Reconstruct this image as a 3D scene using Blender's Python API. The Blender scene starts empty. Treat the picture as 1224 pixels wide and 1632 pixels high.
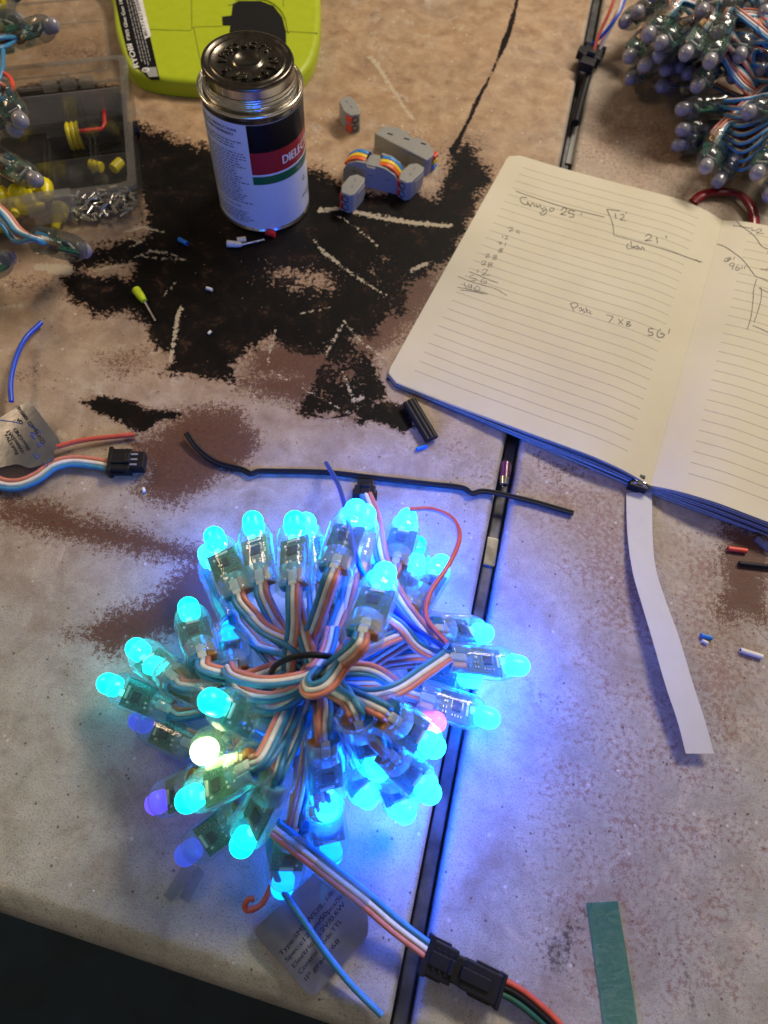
import bpy, bmesh, math, random
import numpy as np
from mathutils import Vector, Matrix, Quaternion
random.seed(7); RNG = np.random.RandomState(7)
MM = 0.001
scene = bpy.context.scene
COL = scene.collection

# ------------------------------------------------------------------ camera
FPX, CH = 1130.0, 330.0
_n = np.array([550-612, 1350-816, FPX], float); _n /= np.linalg.norm(_n)
_f = np.array([0, 0, 1.0])-_n*_n[2]; _f /= np.linalg.norm(_f)
_r = np.cross(_n, _f); _r = -_r if _r[0] < 0 else _r
def W(px, py, z=0.0):
    """point (mm) on the horizontal level z which the photograph shows at px, py"""
    d = np.array([px-612, py-816, FPX], float); t = (CH-z)/(d@_n); p = d*t
    return Vector((p@_r, p@_f, z))
def PX(x, y, z):
    c0 = x*_r[0]+y*_f[0]+(CH-z)*_n[0]; c1 = x*_r[1]+y*_f[1]+(CH-z)*_n[1]; c2 = x*_r[2]+y*_f[2]+(CH-z)*_n[2]
    return 612+FPX*c0/c2, 816+FPX*c1/c2, c2
cam_d = bpy.data.cameras.new('camera'); cam = bpy.data.objects.new('camera', cam_d); COL.objects.link(cam)
ax = Vector((_r[0], _f[0], -_n[0])); ay = Vector((-_r[1], -_f[1], _n[1])); az = Vector((-_r[2], -_f[2], _n[2]))
m = Matrix((ax, ay, az)).transposed().to_4x4(); m.translation = Vector((0, 0, CH*MM)); cam.matrix_world = m
cam_d.sensor_fit = 'VERTICAL'; cam_d.sensor_height = 36; cam_d.lens = 36*FPX/1632
cam_d.clip_start = 0.01; cam_d.clip_end = 50
cam_d.dof.use_dof = True; cam_d.dof.focus_distance = 0.315; cam_d.dof.aperture_fstop = 12.0
scene.camera = cam
scene.view_settings.view_transform = 'Standard'; scene.view_settings.look = 'None'
scene.view_settings.exposure = 0.0; scene.view_settings.gamma = 1.0
try: scene.view_settings.use_curve_mapping = False
except Exception: pass
scene.render.engine = 'CYCLES'
scene.cycles.transparent_max_bounces = 32
scene.cycles.max_bounces = 10

# ------------------------------------------------------------------ light
world = bpy.data.worlds.new('World'); scene.world = world; world.use_nodes = True
wn = world.node_tree; bg = wn.nodes['Background']
bg.inputs[0].default_value = (1.0, 0.86, 0.70, 1); bg.inputs[1].default_value = 0.13
def area_light(name, loc, target, sx, sy, power, col):
    l = bpy.data.lights.new(name, 'AREA'); l.shape = 'RECTANGLE'; l.size = sx; l.size_y = sy; l.energy = power; l.color = col
    o = bpy.data.objects.new(name, l); COL.objects.link(o); o.location = loc
    o.rotation_euler = (Vector(target)-Vector(loc)).to_track_quat('-Z', 'Y').to_euler()
    return o
area_light('overhead_light', (0.62, 1.15, 1.15), (0.05, 0.35, 0), 0.8, 0.2, 21, (1.0, 0.87, 0.72))
area_light('overhead_light', (0.68, -0.30, 1.6), (0.05, 0.1, 0), 0.5, 0.12, 1.2, (0.96, 0.94, 0.98))
area_light('overhead_light', (-1.4, 0.9, 1.0), (0.0, 0.4, 0), 0.5, 0.12, 6.5, (1.0, 0.70, 0.42))  # soft fill light added from the left; also warms the lid's reflection

# ------------------------------------------------------------------ materials
MATS = {}
def newmat(name):
    m = bpy.data.materials.new(name); m.use_nodes = True; MATS[name] = m
    return m, m.node_tree, m.node_tree.nodes['Principled BSDF']
def N(t, typ, **kw):
    n = t.nodes.new(typ)
    for k, v in kw.items(): setattr(n, k, v)
    return n
def noise(t, scale, detail=4, rough=0.6, coord=None, dist=0.0):
    n = N(t, 'ShaderNodeTexNoise'); n.inputs['Scale'].default_value = scale; n.inputs['Detail'].default_value = detail
    n.inputs['Roughness'].default_value = rough; n.inputs['Distortion'].default_value = dist
    if coord is not None: t.links.new(coord, n.inputs['Vector'])
    return n
def ramp(t, src, stops):
    r = N(t, 'ShaderNodeValToRGB'); els = r.color_ramp.elements
    while len(els) < len(stops): els.new(0.5)
    for e, (p, c) in zip(els, stops):
        e.position = p; e.color = (c, c, c, 1) if isinstance(c, (int, float)) else (*c, 1)
    t.links.new(src, r.inputs[0]); return r
def mixc(t, fac, a, b, mode='MIX'):
    x = N(t, 'ShaderNodeMix'); x.data_type = 'RGBA'; x.blend_type = mode
    for s, v in ((x.inputs[0], fac), (x.inputs[6], a), (x.inputs[7], b)):
        if isinstance(v, (int, float)): s.default_value = v
        elif isinstance(v, tuple): s.default_value = (*v, 1)
        else: t.links.new(v, s)
    return x.outputs[2]
def mth(t, op, a, b=0.0, c=None, clamp=False):
    x = N(t, 'ShaderNodeMath'); x.operation = op; x.use_clamp = clamp
    for s, v in zip(x.inputs, (a, b, c)):
        if v is None: continue
        if isinstance(v, (int, float)): s.default_value = v
        else: t.links.new(v, s)
    return x.outputs[0]
def simple(name, col, rough=0.5, metal=0.0, var=0.12, scale=300, bump=0.0, coat=0.0, spec=0.5, sub=0.0, bscale=None):
    m, t, b = newmat(name)
    tc = N(t, 'ShaderNodeTexCoord')
    n = noise(t, scale, 5, 0.6, tc.outputs['Object'])
    lo = tuple(max(0, c*(1-var)) for c in col); hi = tuple(min(1, c*(1+var)) for c in col)
    t.links.new(ramp(t, n.outputs[0], [(0.3, lo), (0.7, hi)]).outputs[0], b.inputs['Base Color'])
    b.inputs['Roughness'].default_value = rough; b.inputs['Metallic'].default_value = metal
    b.inputs['Coat Weight'].default_value = coat; b.inputs['Specular IOR Level'].default_value = spec
    rr = N(t, 'ShaderNodeMapRange'); rr.inputs[3].default_value = max(0.03, rough-0.08); rr.inputs[4].default_value = min(1, rough+0.1)
    t.links.new(n.outputs[0], rr.inputs[0]); t.links.new(rr.outputs[0], b.inputs['Roughness'])
    if sub: b.inputs['Subsurface Weight'].default_value = sub; b.inputs['Subsurface Scale'].default_value = 0.001
    if bump:
        n2 = noise(t, bscale or scale*4, 3, 0.6, tc.outputs['Object'])
        bp = N(t, 'ShaderNodeBump'); bp.inputs['Strength'].default_value = bump; bp.inputs['Distance'].default_value = 0.0002
        t.links.new(n2.outputs[0], bp.inputs['Height']); t.links.new(bp.outputs[0], b.inputs['Normal'])
    return m
simple('wire_red', (0.62, 0.10, 0.06), 0.38, sub=0.0)
simple('wire_red_bluelit', (0.62, 0.22, 0.16), 0.4)  # red insulation with the salmon cast of the blue light mixed in
simple('wire_white', (0.74, 0.73, 0.72), 0.42)
simple('wire_blue', (0.05, 0.24, 0.46), 0.38)  # blue insulation with the teal cast of the glow mixed in
simple('wire_deep_blue', (0.01, 0.07, 0.55), 0.35)
simple('wire_dark_green', (0.01, 0.09, 0.07), 0.4)
simple('wire_black', (0.012, 0.012, 0.015), 0.42, spec=0.22)
simple('black_plastic', (0.012, 0.012, 0.014), 0.38, spec=0.22, bump=0.2, scale=600)
simple('black_matte', (0.006, 0.006, 0.007), 0.8, spec=0.22)
simple('copper', (0.55, 0.26, 0.10), 0.35, 0.6)
simple('solder', (0.75, 0.76, 0.78), 0.22, 0.9)
simple('tin', (0.62, 0.60, 0.55), 0.22, 1.0, var=0.18, scale=120)
simple('tin_dark', (0.13, 0.115, 0.095), 0.24, 1.0, var=0.3, scale=160, bump=0.15)
simple('rail', (0.10, 0.10, 0.105), 0.4, 0.6, var=0.7, scale=60)
simple('label_white_bluelit', (0.66, 0.72, 0.80), 0.32, var=0.03, coat=0.3)  # white label; blue light from the bundle is tinted into the colour
simple('label_black', (0.004, 0.004, 0.006), 0.3, spec=0.25)
simple('label_red', (0.36, 0.012, 0.02), 0.32, var=0.05, coat=0.3)
simple('label_green', (0.004, 0.13, 0.045), 0.32, var=0.05, coat=0.3)
simple('ink', (0.015, 0.017, 0.03), 0.6)
simple('ink_soft', (0.11, 0.13, 0.19), 0.6)
simple('print_white', (0.72, 0.72, 0.72), 0.5)
simple('print_grey', (0.30, 0.30, 0.30), 0.5)
simple('pencil', (0.025, 0.023, 0.02), 0.5, var=0.4, scale=900)
simple('pencil_light', (0.22, 0.205, 0.165), 0.55, var=0.3, scale=900)
simple('lime', (0.40, 0.50, 0.008), 0.42, var=0.04, scale=150, bump=0.12, bscale=2500)
simple('lime_seam', (0.20, 0.26, 0.006), 0.5)
simple('grey_plastic', (0.27, 0.27, 0.255), 0.45, var=0.05, bump=0.1)
simple('lever_red', (0.70, 0.06, 0.025), 0.35)
simple('lever_orange', (0.75, 0.12, 0.03), 0.35)
simple('lever_yellow', (0.80, 0.55, 0.02), 0.35)
simple('lever_blue', (0.03, 0.22, 0.60), 0.35)
simple('yellow_plastic', (0.85, 0.72, 0.01), 0.35, var=0.06)
simple('neon_yellow', (0.62, 0.80, 0.02), 0.35)
simple('red_rubber', (0.60, 0.02, 0.02), 0.4)
simple('dark_red_band', (0.22, 0.006, 0.012), 0.35, coat=0.3)
simple('orange_red', (0.78, 0.08, 0.04), 0.3)
simple('blue_plastic', (0.02, 0.22, 0.70), 0.3)
simple('white_plastic', (0.75, 0.74, 0.70), 0.35)
simple('purple_plastic', (0.12, 0.01, 0.06), 0.25, coat=0.5)
simple('white_paper', (0.60, 0.60, 0.58), 0.75, var=0.03, bump=0.25, scale=100, bscale=700)
simple('page_edge', (0.40, 0.38, 0.32), 0.85, var=0.2, scale=900)
simple('page_gap_shade', (0.08, 0.075, 0.065), 0.9, var=0.4, scale=900)  # dark leaves paint the shade in the gaps between pages
simple('floor', (0.010, 0.026, 0.045), 0.8, var=0.5, scale=8)
simple('navy_cover', (0.02, 0.02, 0.025), 0.6, spec=0.22)

def foil():
    m, t, b = newmat('foil')
    tc = N(t, 'ShaderNodeTexCoord'); n = noise(t, 60, 3, 0.6, tc.outputs['Object'])
    t.links.new(ramp(t, n.outputs[0], [(0.3, (0.20, 0.21, 0.23)), (0.7, (0.32, 0.32, 0.33))]).outputs[0], b.inputs['Base Color'])
    b.inputs['Metallic'].default_value = 0.8; b.inputs['Roughness'].default_value = 0.28
    n2 = noise(t, 90, 3, 0.5, tc.outputs['Object'], 0.6); bp = N(t, 'ShaderNodeBump')
    bp.inputs['Strength'].default_value = 0.25; bp.inputs['Distance'].default_value = 0.0008
    t.links.new(n2.outputs[0], bp.inputs['Height']); t.links.new(bp.outputs[0], b.inputs['Normal'])
foil()
def paper():
    m, t, b = newmat('ruled_page')
    uv = N(t, 'ShaderNodeUVMap'); uv.uv_map = 'UVMap'; sep = N(t, 'ShaderNodeSeparateXYZ'); t.links.new(uv.outputs[0], sep.inputs[0])
    U, V = sep.outputs[0], sep.outputs[1]                       # mm: U across from the outer edge, V from the bottom
    fr = mth(t, 'FRACT', mth(t, 'DIVIDE', mth(t, 'SUBTRACT', V, 12.0), 7.1))
    d = mth(t, 'ABSOLUTE', mth(t, 'SUBTRACT', fr, 0.5))
    line = mth(t, 'GREATER_THAN', d, 0.5-0.026)
    for a, bb in ((U, 12.5), (V, 11.0)): line = mth(t, 'MULTIPLY', line, mth(t, 'GREATER_THAN', a, bb))
    for a, bb in ((U, 131.0), (V, 201.0)): line = mth(t, 'MULTIPLY', line, mth(t, 'LESS_THAN', a, bb))
    tc = N(t, 'ShaderNodeTexCoord'); n = noise(t, 18, 4, 0.6, tc.outputs['Object'])
    base = ramp(t, n.outputs[0], [(0.3, (0.62, 0.575, 0.425)), (0.7, (0.68, 0.64, 0.50))]).outputs[0]
    nn = noise(t, 500, 2, 0.5, tc.outputs['Object'])
    base = mixc(t, mth(t, 'MULTIPLY', line, mth(t, 'ADD', 0.45, mth(t, 'MULTIPLY', nn.outputs[0], 0.7))), base, (0.19, 0.18, 0.14))
    t.links.new(base, b.inputs['Base Color']); b.inputs['Roughness'].default_value = 0.75
    n2 = noise(t, 1500, 3, 0.6, tc.outputs['Object']); bp0 = N(t, 'ShaderNodeBump'); bp0.inputs['Strength'].default_value = 0.35; bp0.inputs['Distance'].default_value = 0.004; t.links.new(noise(t, 14, 2, 0.5, tc.outputs['Object'], 0.6).outputs[0], bp0.inputs['Height']); bp = N(t, 'ShaderNodeBump'); bp.inputs['Strength'].default_value = 0.2; bp.inputs['Distance'].default_value = 0.0003; t.links.new(bp0.outputs[0], bp.inputs['Normal'])
    t.links.new(n2.outputs[0], bp.inputs['Height']); t.links.new(bp.outputs[0], b.inputs['Normal'])
paper()
def emis(name, col, s, core=None):
    m, t, b = newmat(name)
    b.inputs['Base Color'].default_value = (0.02, 0.12, 0.14, 1); b.inputs['Roughness'].default_value = 0.3
    b.inputs['Emission Color'].default_value = (*col, 1); b.inputs['Emission Strength'].default_value = s
emis('bulb_cyan', (0.001, 0.11, 1.0), 95)
emis('bulb_teal', (0.0, 0.60, 0.62), 8)
emis('bulb_azure', (0.001, 0.085, 1.0), 110)
emis('bulb_dim', (0.0, 0.14, 0.9), 7)
emis('inner_glow', (0.05, 1.0, 0.40), 5.0)
emis('bulb_green', (0.0, 0.9, 0.22), 3)
emis('bulb_white', (0.75, 1.0, 0.35), 12.0)
emis('bulb_violet', (0.12, 0.06, 0.95), 1.6)
emis('bulb_indigo', (0.05, 0.08, 0.75), 0.9)
emis('bulb_pink', (1.0, 0.10, 0.22), 4)
simple('bulb_off', (0.25, 0.245, 0.27), 0.22, var=0.05, coat=0.6, sub=0.0)
def clear(name, tint, milk, milkcol=(0.6, 0.62, 0.62), ior=1.45, rough=0.05, bump=0.0, dust=0.0):
    m, t, b = newmat(name); t.nodes.remove(b); out = t.nodes['Material Output']
    tr = N(t, 'ShaderNodeBsdfTransparent'); tr.inputs[0].default_value = (*tint, 1)
    gl = N(t, 'ShaderNodeBsdfGlossy'); gl.inputs['Roughness'].default_value = rough
    df = N(t, 'ShaderNodeBsdfDiffuse'); df.inputs[0].default_value = (*milkcol, 1)
    tl = N(t, 'ShaderNodeBsdfTranslucent'); tl.inputs[0].default_value = (*milkcol, 1)
    a = N(t, 'ShaderNodeAddShader'); 
    mm_ = N(t, 'ShaderNodeMixShader'); mm_.inputs[0].default_value = 0.5
    t.links.new(df.outputs[0], mm_.inputs[1]); t.links.new(tl.outputs[0], mm_.inputs[2])
    m1 = N(t, 'ShaderNodeMixShader'); m1.inputs[0].default_value = milk
    t.links.new(tr.outputs[0], m1.inputs[1]); t.links.new(mm_.outputs[0], m1.inputs[2])
    lw = N(t, 'ShaderNodeLayerWeight'); lw.inputs[0].default_value = 0.35
    f = mth(t, 'MULTIPLY', mth(t, 'POWER', lw.outputs['Facing'], 2.6), 0.8); f = mth(t, 'ADD', f, 0.045)
    m2 = N(t, 'ShaderNodeMixShader'); t.links.new(f, m2.inputs[0]); t.links.new(m1.outputs[0], m2.inputs[1]); t.links.new(gl.outputs[0], m2.inputs[2])
    t.links.new(m2.outputs[0], out.inputs[0]); t.nodes.remove(a)
    tc = N(t, 'ShaderNodeTexCoord'); n = noise(t, 350, 4, 0.6, tc.outputs['Object'])
    if dust:
        t.links.new(mth(t, 'ADD', milk-dust/2, mth(t, 'MULTIPLY', n.outputs[0], dust)), m1.inputs[0])
    bp = N(t, 'ShaderNodeBump'); bp.inputs['Strength'].default_value = bump; bp.inputs['Distance'].default_value = 0.0004
    t.links.new(n.outputs[0], bp.inputs['Height']); t.links.new(bp.outputs[0], gl.inputs['Normal'])
clear('clear_casing_glow', (0.93, 0.98, 0.98), 0.21, (0.5, 0.70, 0.72), bump=0.5, dust=0.14)  # clear plastic with the bulbs' cyan glow tinted into its milky colour
clear('frosted_shoulder', (0.80, 0.93, 0.95), 0.16, (0.4, 0.62, 0.68), rough=0.2, bump=0.3, dust=0.2)
clear('clear_casing_shaded', (0.80, 0.84, 0.82), 0.09, (0.16, 0.18, 0.17), bump=0.4, dust=0.15)  # same casing for unlit strings, shade of the heap darkened into it
clear('grey_shoulder', (0.72, 0.74, 0.76), 0.3, (0.22, 0.23, 0.25), rough=0.15, bump=0.3, dust=0.2)
clear('box_plastic', (0.93, 0.93, 0.92), 0.045, (0.40, 0.40, 0.38), rough=0.12, bump=0.2, dust=0.04)
clear('box_plastic_thick', (0.90, 0.90, 0.89), 0.24, (0.52, 0.52, 0.50), rough=0.15, bump=0.2, dust=0.15)
clear('teal_plastic', (0.25, 0.55, 0.48), 0.3, (0.08, 0.28, 0.24), rough=0.2)
clear('green_tape', (0.45, 0.80, 0.68), 0.5, (0.12, 0.38, 0.31), rough=0.07, bump=0.9, dust=0.15)
clear('shrink_clear', (0.85, 0.88, 0.9), 0.3, (0.5, 0.55, 0.62), rough=0.12, bump=0.4, dust=0.2)
def pcb():
    m, t, b = newmat('circuit')
    tc = N(t, 'ShaderNodeTexCoord'); mp = N(t, 'ShaderNodeMapping'); mp.inputs['Scale'].default_value = (900, 900, 900)
    t.links.new(tc.outputs['Object'], mp.inputs[0])
    v = N(t, 'ShaderNodeTexVoronoi'); v.feature = 'DISTANCE_TO_EDGE'; v.distance = 'MANHATTAN' if hasattr(v, 'distance') else v.distance
    v.inputs['Scale'].default_value = 0.9; t.links.new(mp.outputs[0], v.inputs['Vector'])
    r = ramp(t, v.outputs[0], [(0.0, (0.07, 0.30, 0.19)), (0.12, (0.004, 0.06, 0.034))])
    t.links.new(r.outputs[0], b.inputs['Base Color']); b.inputs['Roughness'].default_value = 0.3
pcb()

# the stained laminate of the tables; attributes hold where each spill lies
def laminate():
    m, t, b = newmat('stained_laminate')
    def at(n):
        a = N(t, 'ShaderNodeAttribute'); a.attribute_name = n; return a.outputs['Fac']
    tc = N(t, 'ShaderNodeTexCoord'); C = tc.outputs['Object']
    nb = noise(t, 14, 5, 0.6, C); nm = noise(t, 70, 6, 0.65, C, 0.3); nf = noise(t, 420, 5, 0.65, C); nx = noise(t, 1250, 3, 0.75, C)
    # base: cool off-white -> warm tan
    cool = ramp(t, nm.outputs[0], [(0.25, (0.27, 0.26, 0.235)), (0.45, (0.385, 0.38, 0.35)), (0.75, (0.50, 0.495, 0.475))]).outputs[0]
    tan = ramp(t, nm.outputs[0], [(0.22, (0.17, 0.085, 0.04)), (0.42, (0.37, 0.23, 0.12)), (0.60, (0.48, 0.33, 0.195)), (0.85, (0.56, 0.43, 0.28))]).outputs[0]
    wf = mth(t, 'ADD', at('warm'), mth(t, 'MULTIPLY', mth(t, 'SUBTRACT', nb.outputs[0], 0.5), 0.7), clamp=True)
    col = mixc(t, wf, cool, tan)
    # pale scuffs
    sc = noise(t, 38, 6, 0.7, C, 1.0)
    col = mixc(t, ramp(t, sc.outputs[0], [(0.58, 0.0), (0.66, 0.55)]).outputs[0], col, (0.56, 0.50, 0.41))
    g1 = noise(t, 26, 6, 0.7, C, 0.8)
    col = mixc(t, ramp(t, g1.outputs[0], [(0.50, 0.0), (0.68, 0.5)]).outputs[0], col, (0.20, 0.13, 0.085))
    mp = N(t, 'ShaderNodeMapping'); mp.inputs['Scale'].default_value = (30, 900, 1); mp.inputs['Rotation'].default_value = (0, 0, 0.5); t.links.new(C, mp.inputs[0])
    g2 = noise(t, 1.0, 3, 0.6, mp.outputs[0])
    col = mixc(t, ramp(t, g2.outputs[0], [(0.68, 0.0), (0.74, 0.45)]).outputs[0], col, (0.66, 0.62, 0.55))
    # fine grain, dark brown and rust flecks
    col = mixc(t, ramp(t, nx.outputs[0], [(0.34, 0.8), (0.47, 0.0)]).outputs[0], col, (0.20, 0.15, 0.12))
    col = mixc(t, ramp(t, nx.outputs[0], [(0.58, 0.0), (0.72, 0.35)]).outputs[0], col, (0.62, 0.60, 0.58))
    rn = mth(t, 'ADD', mth(t, 'ADD', mth(t, 'MULTIPLY', nf.outputs[0], 0.40), mth(t, 'MULTIPLY', nx.outputs[0], 0.36)), mth(t, 'MULTIPLY', nm.outputs[0], 0.24))
    rr = mth(t, 'ADD', rn, mth(t, 'MULTIPLY', at('rust'), 0.13))
    col = mixc(t, ramp(t, rr, [(0.575, 0.0), (0.63, 0.62)]).outputs[0], col, (0.17, 0.060, 0.038))
    v = N(t, 'ShaderNodeTexVoronoi'); v.inputs['Scale'].default_value = 150; t.links.new(C, v.inputs['Vector'])
    col = mixc(t, ramp(t, v.outputs[0], [(0.05, 0.8), (0.11, 0.0)]).outputs[0], col, (0.06, 0.035, 0.03))
    v2 = N(t, 'ShaderNodeTexVoronoi'); v2.inputs['Scale'].default_value = 95; t.links.new(C, v2.inputs['Vector'])
    col = mixc(t, ramp(t, v2.outputs[0], [(0.05, 0.5), (0.09, 0.0)]).outputs[0], col, (0.75, 0.74, 0.72))
    # brown spills
    e = mth(t, 'ADD', at('brown'), mth(t, 'ADD', mth(t, 'MULTIPLY', mth(t, 'SUBTRACT', nm.outputs[0], 0.5), 0.9), mth(t, 'ADD', mth(t, 'MULTIPLY', mth(t, 'SUBTRACT', nf.outputs[0], 0.5), 1.3), mth(t, 'MULTIPLY', mth(t, 'SUBTRACT', nx.outputs[0], 0.5), 1.6))))
    bc = ramp(t, nf.outputs[0], [(0.3, (0.045, 0.014, 0.008)), (0.7, (0.13, 0.040, 0.020))]).outputs[0]
    col = mixc(t, ramp(t, e, [(0.38, 0.0), (0.62, 0.93)]).outputs[0], col, bc)
    # dark smudges
    e = mth(t, 'ADD', at('smudge'), mth(t, 'MULTIPLY', mth(t, 'SUBTRACT', nf.outputs[0], 0.5), 1.8))
    col = mixc(t, ramp(t, e, [(0.40, 0.0), (0.75, 0.8)]).outputs[0], col, (0.05, 0.042, 0.045))
    # black burnt coating with torn edges
    e = mth(t, 'ADD', at('black'), mth(t, 'ADD', mth(t, 'MULTIPLY', mth(t, 'SUBTRACT', nm.outputs[0], 0.5), 1.1), mth(t, 'MULTIPLY', mth(t, 'SUBTRACT', nf.outputs[0], 0.5), 1.2)))
    blk = ramp(t, e, [(0.47, 0.0), (0.53, 1.0)]).outputs[0]
    kc = ramp(t, mth(t, 'ADD', mth(t, 'MULTIPLY', nm.outputs[0], 0.7), mth(t, 'MULTIPLY', nf.outputs[0], 0.3)), [(0.46, (0.003, 0.0028, 0.0028)), (0.57, (0.009, 0.006, 0.005)), (0.68, (0.07, 0.035, 0.02))]).outputs[0]
    col = mixc(t, ramp(t, e, [(0.30, 0.0), (0.47, 0.75)]).outputs[0], col, (0.13, 0.062, 0.035))
    col = mixc(t, blk, col, kc)
    # bare scratches through the black
    e = mth(t, 'ADD', at('scratch'), mth(t, 'MULTIPLY', mth(t, 'SUBTRACT', nf.outputs[0], 0.5), 2.4))
    col = mixc(t, ramp(t, e, [(0.50, 0.0), (0.60, 0.9)]).outputs[0], col, (0.50, 0.43, 0.31))
    t.links.new(col, b.inputs['Base Color']); t.links.new(mth(t, 'SUBTRACT', 0.36, mth(t, 'MULTIPLY', blk, 0.26)), b.inputs['Specular IOR Level'])
    rg = mth(t, 'ADD', 0.34, mth(t, 'MULTIPLY', nm.outputs[0], 0.3)); t.links.new(rg, b.inputs['Roughness'])
    bp = N(t, 'ShaderNodeBump'); bp.inputs['Strength'].default_value = 0.35; bp.inputs['Distance'].default_value = 0.0004
    t.links.new(mth(t, 'ADD', nx.outputs[0], mth(t, 'MULTIPLY', nf.outputs[0], 1.2)), bp.inputs['Height']); t.links.new(bp.outputs[0], b.inputs['Normal'])
laminate()

# ------------------------------------------------------------------ mesh helpers (all in millimetres)
def frames(pts, up=Vector((0, 0, 1)), twist=None):
    pts = [Vector(p) for p in pts]; out = []; n = None
    for i, p in enumerate(pts):
        a = pts[max(0, i-1)]; c = pts[min(len(pts)-1, i+1)]; t = (c-a)
        t = t.normalized() if t.length > 1e-9 else Vector((0, 0, 1))
        if n is None:
            n = up - t*up.dot(t)
            if n.length < 1e-3: n = Vector((1, 0, 0)) - t*t.x
        else: n = n - t*n.dot(t)
        if n.length < 1e-6: n = t.orthogonal()
        n.normalize(); b = t.cross(n)
        if twist is not None:
            q = Quaternion(t, twist*i/(len(pts)-1)); out.append((p, t, q @ n, q @ b))
        else: out.append((p, t, n.copy(), b))
    return out
def spline(pts, n=40):
    P = [Vector(p) for p in pts]; P = [P[0]*2-P[1]]+P+[P[-1]*2-P[-2]]; out = []
    k = len(P)-3
    for i in range(n+1):
        s = i/n*k; j = min(int(s), k-1); u = s-j; a, b, c, d = P[j:j+4]
        out.append(0.5*((2*b)+(c-a)*u+(2*a-5*b+4*c-d)*u*u+(3*b-a-3*c+d)*u**3))
    return out
class MB:
    def __init__(s): s.v = []; s.f = []; s.m = []; s.sm = []; s.mats = []
    def mi(s, mat):
        if mat not in s.mats: s.mats.append(mat)
        return s.mats.index(mat)
    def add(s, vs, fs, mat, smooth=False):
        o = len(s.v); s.v += [tuple(v) for v in vs]; k = s.mi(mat)
        for f in fs: s.f.append(tuple(i+o for i in f)); s.m.append(k); s.sm.append(smooth)
        return s
    def tube(s, pts, r, mat, seg=8, caps=True, fr=None, flat=1.0):
        fr = fr or frames(pts); vs = []; n = len(fr)
        for i, (p, t, a, b) in enumerate(fr):
            rr = r[i] if isinstance(r, (list, tuple)) else r
            for k in range(seg):
                g = 2*math.pi*k/seg; vs.append(p+a*(math.cos(g)*rr*flat)+b*(math.sin(g)*rr))
        fs = [(i*seg+k, i*seg+(k+1) % seg, (i+1)*seg+(k+1) % seg, (i+1)*seg+k) for i in range(n-1) for k in range(seg)]
        s.add(vs, fs, mat, True)
        if caps: s.add([vs[k] for k in range(seg)], [tuple(range(seg))[::-1]], mat); s.add([vs[(n-1)*seg+k] for k in range(seg)], [tuple(range(seg))], mat)
        return s
    def ribbon3(s, pts, mats, r=0.95, up=Vector((0, 0, 1)), twist=None, seg=7):
        fr = frames(pts, up, twist); k = len(mats)
        for j, mt in enumerate(mats):
            o = (j-(k-1)/2)*r*1.86
            s.tube(None, r, mt, seg, True, [(p+b*o, t, a, b) for (p, t, a, b) in fr])
        return s
    def lathe(s, prof, mat, seg=32, M=Matrix(), close=False, rmod=None):
        vs = []
        for (r, z) in prof:
            for k in range(seg):
                g = 2*math.pi*k/seg; q = r*(rmod(k) if rmod else 1)
                vs.append(M @ Vector((q*math.cos(g), q*math.sin(g), z)))
        fs = [(i*seg+k, i*seg+(k+1) % seg, (i+1)*seg+(k+1) % seg, (i+1)*seg+k) for i in range(len(prof)-1) for k in range(seg)]
        s.add(vs, fs, mat, True)
        if close:
            s.add(vs[-seg:], [tuple(range(seg))], mat); s.add(vs[:seg], [tuple(range(seg))[::-1]], mat)
        return s
    def box(s, c, size, mat, M=Matrix(), bev=0.0):
        bm = bmesh.new(); bmesh.ops.create_cube(bm, size=1.0)
        for v in bm.verts: v.co = Vector((v.co.x*size[0], v.co.y*size[1], v.co.z*size[2]))
        if bev: bmesh.ops.bevel(bm, geom=bm.edges[:]+bm.verts[:], offset=bev, segments=2, affect='EDGES', profile=0.6)
        bm.verts.index_update()
        vs = [M @ (v.co+Vector(c)) for v in bm.verts]; fs = [[v.index for v in f.verts] for f in bm.faces]; bm.free()
        return s.add(vs, fs, mat)
    def prism(s, poly, z0, z1, mat, bev=0.0, M=Matrix(), segs=3):
        """vertical prism over poly; top rim rounded by bev"""
        n = len(poly); P = [Vector((p[0], p[1])) for p in poly]
        ar = sum(P[i].x*P[(i+1) % n].y-P[(i+1) % n].x*P[i].y for i in range(n))
        if ar < 0: P = P[::-1]
        def inset(d):
            o = []
            for i in range(n):
                a, b, c = P[i-1], P[i], P[(i+1) % n]; e1 = (b-a).normalized(); e2 = (c-b).normalized()
                n1 = Vector((-e1.y, e1.x)); n2 = Vector((-e2.y, e2.x)); h = (n1+n2)
                h = h.normalized() if h.length > 1e-6 else n1
                o.append(b+h*d/max(0.4, h.dot(n1)))
            return o
        rings = [(P, z0)]
        if bev:
            for k in range(segs+1):
                g = k/segs*math.pi/2; rings.append((inset(bev*(1-math.cos(g))), z1-bev*(1-math.sin(g))))
        else: rings.append((P, z1))
        vs = [M @ Vector((p.x, p.y, z)) for R, z in rings for p in R]
        fs = [(i*n+k, i*n+(k+1) % n, (i+1)*n+(k+1) % n, (i+1)*n+k) for i in range(len(rings)-1) for k in range(n)]
        s.add(vs, fs, mat, bool(bev)); s.add(vs[-n:], [tuple(range(n))], mat); s.add(vs[:n], [tuple(range(n))[::-1]], mat)
        return s
    def build(s, name, parent=None, uvs=None):
        me = bpy.data.meshes.new(name)
        me.from_pydata([(a*MM, b*MM, c*MM) for a, b, c in s.v], [], s.f)
        for mt in s.mats: me.materials.append(MATS[mt])
        me.polygons.foreach_set('material_index', s.m); me.polygons.foreach_set('use_smooth', s.sm)
        me.update()
        o = bpy.data.objects.new(name, me); COL.objects.link(o)
        if parent is not None: o.parent = parent
        return o
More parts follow.
